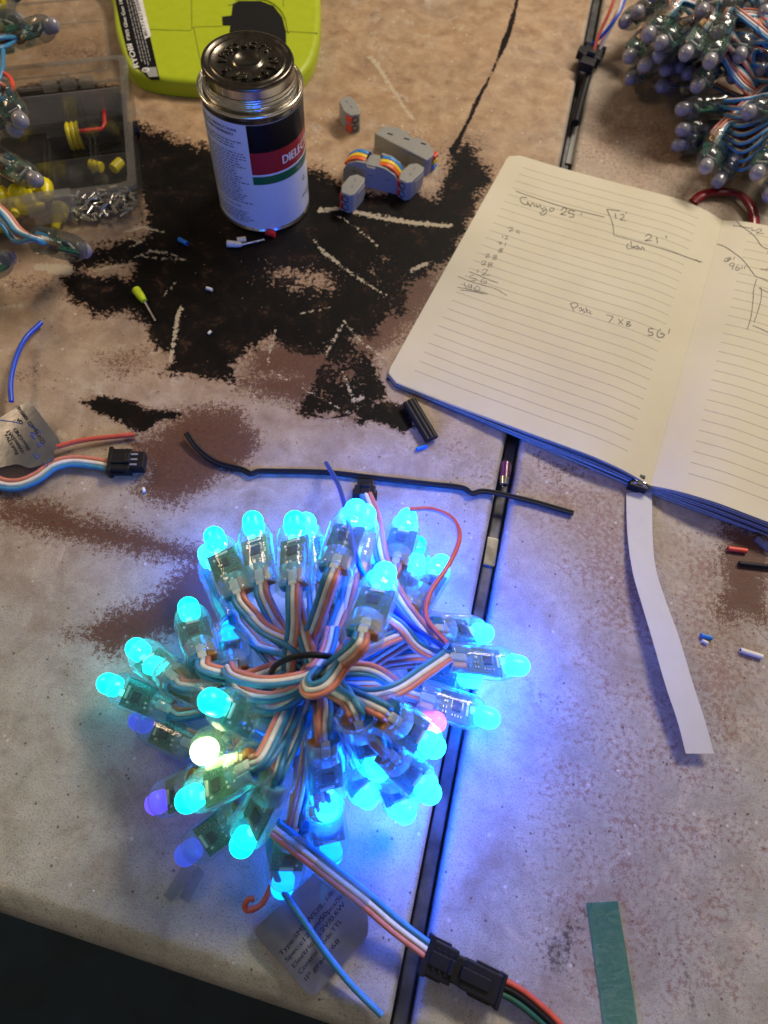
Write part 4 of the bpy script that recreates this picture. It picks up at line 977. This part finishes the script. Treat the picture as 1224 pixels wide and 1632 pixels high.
sums = [[(612,440),(635,424),(660,432),(640,456),(620,466),(668,462)],[(735,462),(700,466),(706,480),(730,482),(728,496)],[(548,512),(556,540)],[(575,522),(600,520),(595,540),(575,552),(612,552)],[(495,590),(518,582),(538,590),(512,604),(550,606)],[(585,590),(574,630)],[(555,655),(520,660),(525,676),(548,680),(530,698),(505,690),(520,676),(560,660)],
 [(368,722),(395,712),(405,722),(380,742),(365,750),(412,750)],[(490,730),(455,728),(460,748),(485,756),(470,776),(445,770),(460,752),(495,735)],[(320,800),(350,790),(372,800),(345,824),(318,830),(370,834)],[(440,812),(400,812),(405,830),(435,834),(425,856),(390,850),(410,832),(445,818)],
 [(288,880),(276,920)],[(325,892),(360,880),(388,890),(350,930),(325,940),(418,946)],[(240,945),(205,950),(200,970),(260,980),(262,1000),(210,1005)],[(350,975),(320,1000),(325,1030),(365,1032),(375,1012),(340,1005)],
 [(135,1025),(140,1060),(170,1085)],[(210,1045),(180,1050),(185,1075),(215,1070),(212,1050),(205,1100)],[(280,1060),(250,1080),(255,1110),(295,1112),(305,1085),(275,1062)]]
for l in sums: stroke(mb, B_(l), True, 'pencil', 0.30)
for l in ([(190,905),(300,950),(420,1000),(505,1030)], [(70,958),(200,1010),(350,1055),(480,1095),(595,1165)], [(60,1075),(150,1090),(280,1120),(390,1150)], [(95,1105),(230,1120),(350,1150)]): stroke(mb, B_(l), True, 'pencil', 0.42)
mb.build('handwriting', pageL)
mb = MB()
for l in ([(430,218),(500,285),(580,340),(650,410),(705,492),(790,530)], [(395,268),(480,280),(585,300)], [(222,470),(300,495),(400,560),(510,650),(632,808),(700,840),(790,880)], [(650,850),(620,960),(612,1080),(590,1260),(548,1395)], [(675,945),(700,955),(700,1060),(670,1180),(622,1318)], [(675,945),(790,1000)], [(608,1352),(700,1390),(800,1440)], [(690,738),(745,748),(770,752)], [(750,750),(770,730)]): stroke(mb, D_(l), False, 'pencil', 0.36)
for l in ([(600,285),(602,325)], [(655,315),(690,305),(705,322),(665,345),(650,350),(735,358)], [(595,320),(660,325)], [(350,620),(320,625),(300,655),(340,655),(370,625),(350,615),(330,650)], [(375,625),(350,650),(345,640),(380,622)], [(415,610),(395,640)],
 [(410,680),(370,678),(360,700),(395,708),(412,685),(385,745)], [(455,690),(430,720),(425,750),(460,750),(468,730),(435,725)], [(495,712),(490,740)], [(525,715),(518,740)], [(765,555),(790,565)]): stroke(mb, D_(l), False, 'pencil', 0.34)
mb.build('handwriting', pageR)
# faint show-through of the next page is left to the paper; red elastic band behind the notebook
mb = MB(); pts = ppx([(1105,322,3),(1120,310,3),(1148,305,4),(1178,310,5),(1196,328,5),(1203,352,4),(1200,380,3)])
fr = frames(spline(pts, 40)); vs = []
for (p, t, a, b) in fr:
    for (u, w_) in ((-3.0, -0.5), (3.0, -0.5), (3.0, 0.5), (-3.0, 0.5)): vs.append(p+b*u+Vector((0, 0, 1))*w_)
mb.add(vs, [(i*4+j, i*4+(j+1) % 4, (i+1)*4+(j+1) % 4, (i+1)*4+j) for i in range(len(fr)-1) for j in range(4)], 'dark_red_band', True)
o = mb.build('ribbon_bookmark', nb); o.data.transform(Matrix.Translation(-nb.location))
# small black ridged plug under the spine
pl = MB(); M_, _ = on(W(1012, 784, 0.3), W(1018, 757, 0.3)); plug_mesh(pl, M_, 11, 8.5, 5.5, False)
for k in (-1, 1): pl.box((2.5+k*0.9, 0, 5.8), (0.5, 6, 0.7), 'solder' if k > 0 else 'wire_deep_blue', M_)
tag(recentre(pl.build('small_plug'), W(1012, 778, 0)), 'small black ridged plug poking out under the notebook spine', 'plug')

# ------------------------------------------------------------------ strips, scraps and wires on the table
def strip(pl, mat, name, label, cat, zf, w, tape=False):
    """pl: centre line in photo pixels with level; w half width mm"""
    c = spline([W(x, y, z) for x, y, z in pl], 30); mb = MB(); vs = []
    return c
def edge_strip(Lp, Rp, zs_, mat, name, label, cat, th=0.15):
    n = 36; Lz = spline([W(x, y, z) for (x, y), z in zip(Lp, zs_)], n); Rz = spline([W(x, y, z) for (x, y), z in zip(Rp, zs_)], n)
    nu = 6; vs = []
    for a, b in zip(Lz, Rz):
        for k in range(nu+1): vs.append(a.lerp(b, k/nu))
    row = nu+1; fs = [(i*row+k, i*row+k+1, (i+1)*row+k+1, (i+1)*row+k) for i in range(n) for k in range(nu)]
    mb = MB(); mb.add(vs, fs, mat, True); mb.add([v-Vector((0, 0, th)) for v in vs], [f[::-1] for f in fs], mat, True)
    o = mb.build(name); recentre(o, Lz[n//2]); return tag(o, label, cat)
edge_strip([(998,786),(1000,850),(1008,910),(1022,960),(1040,1020),(1060,1090),(1080,1150),(1093,1201)], [(1039,784),(1040,850),(1045,905),(1062,960),(1082,1015),(1103,1085),(1124,1150),(1138,1201)], [1.2, 2.5, 4.5, 6, 7, 7.5, 7, 5.5], 'white_paper', 'paper_strip', 'curved white paper strip hanging below the notebook spine', 'paper strip')
edge_strip([(935,1439),(941,1480),(949,1540),(958,1600),(964,1660)], [(985,1436),(992,1480),(1002,1540),(1012,1600),(1020,1660)], [0.5, 0.5, 0.5, 0.7, 0.6], 'green_tape', 'green_tape', 'translucent green tape strip at the bottom right', 'tape', 0.1)
# long black wire
mb = MB(); pts = spline(ppx([(297,690,4),(315,715,3),(345,737,2),(385,748,1.8),(400,755,2.5),(412,751,2.2),(440,751,1.8),(520,753,1.8),(600,762,1.8),(680,771,1.8),(735,777,1.8),(752,786,2.6),(775,783,2),(840,797,1.8),(880,808,1.8),(914,818,1.8)]), 110)
mb.ribbon3(pts, ('wire_black', 'wire_black'), 0.82); tag(recentre(mb.build('black_wire'), W(600, 762, 0)), 'long thin black wire lying across above the lit bundle', 'wire')
# ridged black sleeve
mb = MB(); a, b_ = W(652, 640, 3.2), W(688, 700, 3.2); fr = frames([a.lerp(b_, i/20) for i in range(21)]); 
for j in (-1, 0, 1): mb.tube(None, 1.9, 'black_plastic', 10, True, [(p+bb*j*2.2+Vector((0, 0, 0.6 if j == 0 else 0)), t, aa, bb) for (p, t, aa, bb) in fr])
tag(recentre(mb.build('black_sleeve'), (a.x, a.y, 0)), 'short ridged black sleeve by the lower left of the notebook', 'sleeve')
def bit(name, p0, p1, r, mat, label, cat, z=None, group=None, hollow=False, extra=None):
    a, b_ = W(*p0, z or r), W(*p1, z or r); mb = MB(); mb.tube([a, a.lerp(b_, 0.5), b_], r, mat, 12, True)
    if hollow: 
        d = (b_-a).normalized(); mb.tube([a-d*0.02, a+d*0.3], r*0.6, 'black_matte', 10); mb.tube([b_-d*0.3, b_+d*0.02], r*0.6, 'black_matte', 10)
    if extra: extra(mb, a, b_)
    return tag(recentre(mb.build(name), (a.x, a.y, 0)), label, cat, group)
bit('wire_insulation', (664,716), (680,710), 1.1, 'blue_plastic', 'blue insulation bit beside the ridged black sleeve', 'scrap', hollow=True)
bit('wire_insulation', (285,381), (298,388), 1.4, 'blue_plastic', 'blue insulation bit on the black stain left of the can front', 'scrap', hollow=True)
bit('wire_insulation', (1117,1012), (1135,1017), 1.1, 'blue_plastic', 'blue insulation bit right of the white paper strip', 'scrap', hollow=True)
bit('wire_insulation', (1119,1021), (1128,1025), 0.9, 'white_plastic', 'white insulation crumb touching the blue bit by the paper strip', 'scrap')
bit('printed_sleeve', (1180,1036), (1215,1047), 1.3, 'white_plastic', 'white printed sleeve piece near the right edge', 'sleeve', hollow=True)
bit('insulation_crumb', (329,459), (338,462), 1.0, 'white_plastic', 'white insulation crumb in the middle of the black stain', 'scrap')
bit('insulation_crumb', (332,532), (336,528), 0.8, 'white_plastic', 'white insulation crumb at the lower part of the black stain', 'scrap')
bit('insulation_crumb', (228,778), (230,784), 0.9, 'white_plastic', 'white crumb on the round brown stain', 'scrap')
bit('red_scrap', (424,370), (438,374), 1.8, 'red_rubber', 'small red plastic scrap touching the can base', 'scrap')
# ferrule with collar and pin
def ferrule(name, p0, p1, p2, mat, label, r=1.6):
    a, b_, c = W(*p0, r), W(*p1, r), W(*p2, 1.0); o = empty(name, (a.x, a.y, 0)); tag(o, label, 'ferrule')
    A0 = Vector((a.x, a.y, 0)); mb = MB(); mb.tube([a-A0, a.lerp(b_, 0.6)-A0, b_-A0], [r*1.15, r*1.05, r*0.7], mat, 12); mb.build('collar', o)
    mb = MB(); mb.tube([b_-A0, c-A0], 0.75, 'tin', 10); mb.build('pin', o); return o
ferrule('wire_ferrule', (217,462), (230,480), (248,512), 'neon_yellow', 'neon yellow wire ferrule with silver pin on the black stain', 2.3)
ferrule('wire_ferrule', (362,388), (385,390), (421,382), 'white_plastic', 'white wire ferrule with silver pin in front of the can', 1.8)
bit('wire_insulation', (378,383), (392,381), 1.7, 'white_plastic', 'white collar bit beside the pinned white ferrule', 'scrap', hollow=True)
ferrule('wire_ferrule', (1172,830), (1190,834), (1192,834), 'orange_red', 'orange red ferrule just under the notebook lower edge', 1.5)
bit('red_sleeve', (1160,874), (1190,878), 1.3, 'orange_red', 'orange red sleeve piece on the golden brown stain', 'sleeve', hollow=True)
bit('metal_terminal', (1176,836), (1216,848), 0.6, 'tin', 'thin silver terminal pin beside the notebook lower right edge', 'terminal', extra=lambda mb, a, b_: mb.box((0, 0, 1.5), (7, 3.4, 2.6), 'tin', on(W(1212, 849, 0.2), W(1224, 853, 0.2))[0], 0.5))
bit('clear_tube', (1205,858), (1228,876), 1.9, 'shrink_clear', 'clear tube piece at the right edge below the terminal', 'tube')
bit('black_pin', (1178,898), (1230,904), 1.3, 'black_plastic', 'straight black pin on the golden brown stain at right', 'pin')
o = bit('crimp_splice', (806,738), (804,762), 2.6, 'purple_plastic', 'dark purple crimp splice lying in the seam under the black wire', 'splice', z=-2.0, extra=lambda mb, a, b_: mb.tube([b_, b_+(b_-a)*0.45], [2.7, 2.2], 'tin', 12, False))
# clear offcuts below the bundle
for p0, p1, p2, p3, lb_ in (((296,1372),(312,1380),(276,1436),(260,1428),'bluish clear plastic offcut lying below the indigo light'), ((316,1380),(326,1392),(300,1440),(286,1430),'greyish clear plastic offcut, right of the other offcut')):
    mb = MB(); sheet(mb, roundpoly(ppx([(*p0, 3.2), (*p1, 3.2), (*p2, 1.0), (*p3, 1.0)]), 1.2), 'shrink_clear', 0.8); tag(recentre(mb.build('plastic_offcut'), W(*p0, 0)), lb_, 'scrap')

# ------------------------------------------------------------------ lead with foil tag, left edge
lf = empty('tagged_lead', W(60, 740, 0)); tag(lf, 'silver tagged lead with a black plug at the left edge', 'cable')
O_ = lf.location/MM
t2 = ppx([(-40,680,9),(46,636,9),(98,706,6),(88,722,4),(90,738,3),(52,752,3),(30,742,5),(-10,745,8),(-50,735,9)])
tz2 = lambda x, y: 5.2+0.10*((W(60,745,0)-Vector((x, y, 0))).length)*0.6-1.2*math.sin(x*0.11)
rp = roundpoly([(p.x, p.y, 0) for p in t2], [2, 2.5, 2.5, 1, 1.5, 1.5, 2, 2, 1])
mb = bent_sheet([(p.x, p.y) for p in rp], tz2, 'foil'); o = mb.build('foil_tag', lf); o.data.transform(Matrix.Translation(-lf.location))
mbt = MB(); fn2 = lambda q: Vector((q.x, q.y, tz2(q.x, q.y)+0.2))
for s_, p0, p1 in (('Red:12V+', (30,723), (11,690)), ('White:DAT', (40,720), (14,684)), ('Blue:GND', (49,716), (26,682)), ('QA', (38,675), (31,667)), ('LOT No:622 10803107', (73,704), (30,646))):
    text_between(mbt, s_, W(*p0, 7), W(*p1, 7), 'ink', height=1.8, fn=fn2, bold=0.07)
for l in (([(-5,668),(18,672),(34,676)]), ([(45,678),(58,684),(66,690)]), ([(48,694),(56,700),(50,690),(62,694)]), ([(58,706),(62,712),(64,704),(70,708)]), ([(52,722),(58,730),(62,722)]), ([(66,735),(74,742),(76,730)])):
    q = [fn2(W(x, y, 7)) for x, y in l]; mbt.tube(spline(q, 14), 0.16, 'wire_deep_blue', 5)
o2 = mbt.build('tag_print', o); o2.data.transform(Matrix.Translation(-lf.location))
part_tube(lf, ppx([(18,640,8),(17,610,9),(24,575,8),(40,540,5),(66,514,3)]), 1.35, 'wire_deep_blue', 'blue_wire')
part_tube(lf, ppx([(90,712,5),(130,702,4),(170,697,3),(214,693,2.5)]), 1.35, 'wire_red', 'red_wire', extra=lambda mb: mb.tube(ppx([(213,693,2.5),(221,693,2.5)]), 0.5, 'tin', 6))
cable(lf, ppx([(-30,752,4),(0,770,3.5),(30,772,3.5),(60,760,4),(85,742,4.5),(115,735,3.5),(150,738,3),(182,744,3.5)]), (C1, C2, C3), 1.25, 60)
mb = MB(); M_, _ = on(W(178, 742, 0.2), W(222, 742, 0.2)); plug_mesh(mb, M_, 18, 12.5, 7, True); o = mb.build('plug', lf); o.data.transform(Matrix.Translation(-lf.location))

# ------------------------------------------------------------------ organizer box
BH = 27.0
fr_ = W(232, 354, 0); fl_ = fr_+ (W(0, 386, 0)-fr_)*1.35; br_ = W(212, 120, 0)
ey = (br_-fr_).normalized(); ex = (fl_-fr_).normalized(); Wb = (fl_-fr_).length; Db = 122.0
bxo = empty('organizer_box', fr_); tag(bxo, 'clear plastic organizer box with small compartments at the left', 'organizer box')
def bp(u, v, z): return ex*u+ey*v+Vector((0, 0, z))   # local to the box corner
def slab(mb, u0, u1, v0, v1, z0, z1, mat):
    c = [bp(u, v, z) for z in (z0, z1) for (u, v) in ((u0, v0), (u1, v0), (u1, v1), (u0, v1))]
    mb.add(c, [(0, 1, 2, 3), (4, 7, 6, 5), (0, 4, 5, 1), (1, 5, 6, 2), (2, 6, 7, 3), (3, 7, 4, 0)], mat)
mb = MB(); t_ = 1.2
outl = roundpoly([bp(0, 0, 0), bp(Wb, 0, 0), bp(Wb, Db, 0), bp(0, Db, 0)], 5)
n = len(outl); vs = [p+Vector((0, 0, z)) for z in (0.4, BH) for p in outl]; mb.add(vs, [(i, (i+1) % n, n+(i+1) % n, n+i) for i in range(n)]+[tuple(range(n))], 'box_plastic', False)
inn = roundpoly([bp(t_, t_, 0), bp(Wb-t_, t_, 0), bp(Wb-t_, Db-t_, 0), bp(t_, Db-t_, 0)], 4.2); vs = [p+Vector((0, 0, z)) for z in (1.4, BH) for p in inn]; mb.add(vs, [(i, (i+1) % n, n+(i+1) % n, n+i) for i in range(n)], 'box_plastic', False)
mb.build('tray', bxo)
mb = MB(); o3 = roundpoly([bp(-1.6, -1.6, 0), bp(Wb+1, -1.6, 0), bp(Wb+1, Db+1, 0), bp(-1.6, Db+1, 0)], 6); i3 = roundpoly([bp(3.2, 3.2, 0), bp(Wb-3, 3.2, 0), bp(Wb-3, Db-3, 0), bp(3.2, Db-3, 0)], 4)
vs = [p+Vector((0, 0, BH-2.5)) for p in o3]+[p+Vector((0, 0, BH+0.6)) for p in o3]+[p+Vector((0, 0, BH+0.6)) for p in i3]
mb.add(vs, [(i, (i+1) % n, n+(i+1) % n, n+i) for i in range(n)]+[(n+i, n+(i+1) % n, 2*n+(i+1) % n, 2*n+i) for i in range(n)], 'box_plastic_thick')
mb.build('rim', bxo)
mb = MB()
slab(mb, t_, Wb-t_, 30, 31.2, 1.2, BH-1, 'box_plastic'); slab(mb, t_, Wb-t_, 66, 67.2, 1.2, BH-1, 'box_plastic'); slab(mb, t_, Wb-t_, 92, 93.2, 1.2, BH-1, 'box_plastic_thick')
slab(mb, 46, 47.2, t_, 30, 1.2, BH-4, 'box_plastic')
for u in (24, 27, 52, 55): slab(mb, u, u+0.9, 31.2, 66, 1.2, 14, 'box_plastic')
for u in (30, 33): slab(mb, u, u+0.9, 67, 92, 1.2, 20, 'box_plastic')
mb.build('divider', bxo)
mb = MB(); slab(mb, 36, 62, -4.2, 3, BH-9, BH+1.8, 'box_plastic_thick'); slab(mb, 38, 60, -5.4, -4.2, BH-14, BH-1, 'box_plastic_thick'); mb.build('latch', bxo)
# opened lid lying back behind the tray
mb = MB(); lo3 = roundpoly([bp(2, Db+3, 0), bp(Wb, Db+3, 0), bp(Wb, Db+100, 0), bp(2, Db+100, 0)], 8); n = len(lo3)
mb.add([p+Vector((0, 0, 10)) for p in lo3], [tuple(range(n))], 'box_plastic'); mb.tube([p+Vector((0, 0, 10)) for p in lo3]+[lo3[0]+Vector((0, 0, 10))], 1.2, 'box_plastic_thick', 6)
lo4 = roundpoly([bp(14, Db+14, 0), bp(Wb-10, Db+14, 0), bp(Wb-10, Db+70, 0), bp(14, Db+70, 0)], 8); mb.tube([p+Vector((0, 0, 10.6)) for p in lo4]+[lo4[0]+Vector((0, 0, 10.6))], 0.6, 'box_plastic_thick', 6)
for k in range(3): slab(mb, 24+k*12, 33+k*12, Db-1, Db+5, 9, 14, 'box_plastic_thick')
mb.build('lid', bxo)
# contents: each its own thing
FO = bxo.location/MM
def inbox(u, v, z): return FO+bp(u, v, z)
mbf = MB(); mbf.tube([(-3.2, 0, 0), (3.2, 0, 0)], 1.05, 'tin', 10, False); mbf.tube([(-3.2, 0, 0), (-2.6, 0, 0)], 1.35, 'tin', 10, False); ferr = mbf.build('silver_ferrule')
tag(ferr, 'silver crimp ferrule loose in the front right compartment of the clear box', 'ferrule', 'silver ferrules in the clear box')
rt = random.Random(21)
for k in range(78):
    o = ferr if k == 0 else ferr.copy()
    if k: COL.objects.link(o)
    u = rt.uniform(5, 42); v = rt.uniform(5, 27); lay = rt.choice((0, 0, 1, 2)); o.location = inbox(u, v, 2.6+lay*2.2)*MM
    o.rotation_euler = (0, rt.uniform(-0.35, 0.35), rt.uniform(0, 3.14))
mby = MB(); mby.tube([(-8, 0, 0), (-6, 0, 0), (1, 0, 0), (2.5, 0, 0), (8, 0, 0)], [4.4, 5.4, 4.9, 2.9, 2.3], 'yellow_plastic', 14); yel = mby.build('wire_seal')
tag(yel, 'yellow wire seal loose in the front left compartment of the clear box', 'seal', 'yellow seals in the clear box')
for k in range(30):
    o = yel if k == 0 else yel.copy()
    if k: COL.objects.link(o)
    u = rt.uniform(54, 118); v = rt.uniform(7, 25); lay = rt.choice((0, 1, 2)); 
    if k == 0: u, v, lay = 50.5, 8, 0
    o.location = inbox(u, v, 6+lay*5)*MM; o.rotation_euler = (0, rt.uniform(-0.3, 0.3), rt.uniform(0, 6.28))
tb = empty('black_housing', inbox(34, 79, 6)); tag(tb, 'black connector housing wrapped in yellow rings inside the clear box', 'connector'); tb.rotation_euler.z = math.atan2(ex.y, ex.x)
mb = MB(); mb.box((0, 0, 0), (44, 12, 10), 'black_plastic', bev=2.5); mb.tube([(-24, 0, 0), (-36, 0, 0)], 4.5, 'black_plastic', 14); mb.build('body', tb)
for k in range(3):
    mb = MB(); mb.lathe([(6.6, -1.2), (7.6, 0), (6.6, 1.2)], 'yellow_plastic', 20, Matrix.Translation((2+k*3.0, 0, 0)) @ Matrix.Rotation(math.pi/2, 4, 'Y') @ Matrix.Scale(1.15, 4)); mb.build('yellow_ring', tb)
mb = MB(); mb.tube([(0, 6, 7), (-14, 6, 7), (-16, 2, 7.5), (-16, -14, 5)], 1.3, 'red_rubber', 8); mb.build('red_clip', tb)
for (u, v, col_, l_) in ((14, 48, 'yellow_plastic', 'yellow seal nearest the right wall of the clear box'), (27, 50, 'yellow_plastic', 'yellow seal in the middle compartment of the clear box'), (70, 44, 'yellow_plastic', 'dull yellow seal behind the latch of the clear box')):
    mb = MB(); mb.tube([(-4, 0, 0), (4, 0, 0)], 3.2, col_, 14); o = mb.build('wire_seal'); o.location = inbox(u, v, 4.8)*MM; o.rotation_euler.z = rt.uniform(0, 3); tag(o, l_, 'seal')
mb = MB()
mb.box((0, 0, 0), (38, 20, 5), 'black_plastic', bev=2); o = mb.build('black_foam'); o.location = inbox(62, 104, 6)*MM; o.rotation_euler.z = 0.3; tag(o, 'black foam block in the rear compartment of the clear box', 'foam')
mb = MB(); mb.box((0, 0, 0), (30, 22, 6), 'black_plastic', bev=2); o = mb.build('black_foam'); o.location = inbox(20, 106, 6)*MM; o.rotation_euler.z = 0.1; tag(o, 'black foam block at the right rear corner of the clear box', 'foam')
# teal box in the corner
c0 = W(24, 84, 0); tb2 = empty('teal_box', c0); tag(tb2, 'teal translucent box in the top left corner', 'box')
mb = MB(); e2 = ex; f2 = ey
def slab2(mb, u0, u1, v0, v1, z0, z1, mat):
    c = [e2*u+f2*v+Vector((0, 0, z)) for z in (z0, z1) for (u, v) in ((u0, v0), (u1, v0), (u1, v1), (u0, v1))]
    mb.add(c, [(0, 1, 2, 3), (4, 7, 6, 5), (0, 4, 5, 1), (1, 5, 6, 2), (2, 6, 7, 3), (3, 7, 4, 0)], mat)
slab2(mb, 0, 80, 0, 110, 0.4, 1.6, 'teal_plastic'); slab2(mb, 0, 80, 0, 1.2, 1.6, 12, 'box_plastic'); slab2(mb, 0, 1.6, 1.2, 110, 1.6, 12, 'box_plastic_thick'); slab2(mb, 1.6, 80, 50, 51, 1.6, 12, 'box_plastic'); mb.build('tray', tb2)
for (u, v, lb_) in ((12, 14, 'yellow terminal ring in the teal box, nearer one'), (10, 52, 'yellow terminal ring in the teal box, farther one by the frame top')):
    mb = MB(); mb.lathe([(2.6, 0), (5.5, 0), (6, 2), (5.5, 4), (2.6, 4), (2.6, 0)], 'yellow_plastic', 18); o = mb.build('yellow_terminal'); o.location = c0*MM+(e2*u+f2*v+Vector((0, 0, 2)))*MM; tag(o, lb_, 'terminal')
# unlit lights lying over the boxes, upper left
ul_ = empty('pixel_light_string', W(20, 300, 0)); tag(ul_, 'unlit grey pixel lights draped over the clear box at the left edge', 'string lights')
UN = [((92,38,52),(28,58,50),[(28,60,50),(0,60,50),(-60,70,48)]), ((36,30,40),(-20,50,42),[(10,42,44),(-20,55,44),(-60,60,44)]), ((38,200,58),(2,148,62),[(8,158,64),(-6,135,64),(-50,120,60)]), ((30,212,48),(-10,170,50),None),
      ((66,292,30),(0,255,40),[(-10,250,42),(-40,245,40),(-70,240,40)]), ((144,402,8),(62,382,22),[(70,386,21),(30,368,28),(5,338,32),(-30,310,34)]), ((22,408,14),(-50,440,14),None)]
for (tp, bs, pth) in UN:
    T, B = solve(*tp, *bs); b0, d, xa, c = place_node(ul_, T, B, 'bulb_off', False, 0.2); ya = d.cross(xa)
    if pth:
        for s_ in (0, 1): cable(ul_, [b0+d*4, b0-d*2]+[W(x, y+s_*16, z-s_*3) for x, y, z in pth[1:]], (C3, C2, C1), 1.3, 24, up=ya)
part_tube(ul_, ppx([(-10,110,50),(14,122,52),(20,140,52),(8,160,52)]), 1.3, 'orange_red', 'red_wire')
part_tube(ul_, ppx([(5,80,50),(4,110,52),(-5,140,50)]), 1.3, 'wire_blue', 'blue_wire')

# crumbs and clippings strewn over the tables
mb = MB(); rc = random.Random(77)
for k in range(260):
    if k % 3: x, y = rc.uniform(0, 1224), rc.uniform(380, 1600)
    else: x, y = rc.gauss(420, 160), rc.gauss(430, 110)
    if abs(x-(953-0.191*y)) < 26 or y > 1400+0.33*x*1.0-30: continue
    if 600 < x and 250 < y < 840 and y < 600+0.42*(x-600)+20: continue
    c = W(x, y, 0.25); q = rc.uniform(0.18, 0.5); vs = [c+Vector((rc.uniform(-q, q)*rc.choice((1, 1, 2.2)), rc.uniform(-q, q), rc.uniform(0, q))) for _ in range(5)]
    mb.add(vs, [(0, 1, 2), (0, 2, 3), (0, 3, 4), (0, 4, 1), (1, 3, 2), (1, 4, 3)], rc.choice(('white_plastic', 'print_grey', 'black_matte', 'copper', 'white_plastic', 'black_matte')))
tag(mb.build('crumbs'), 'tiny crumbs and clippings scattered over the tabletops', 'crumbs', kind='stuff')
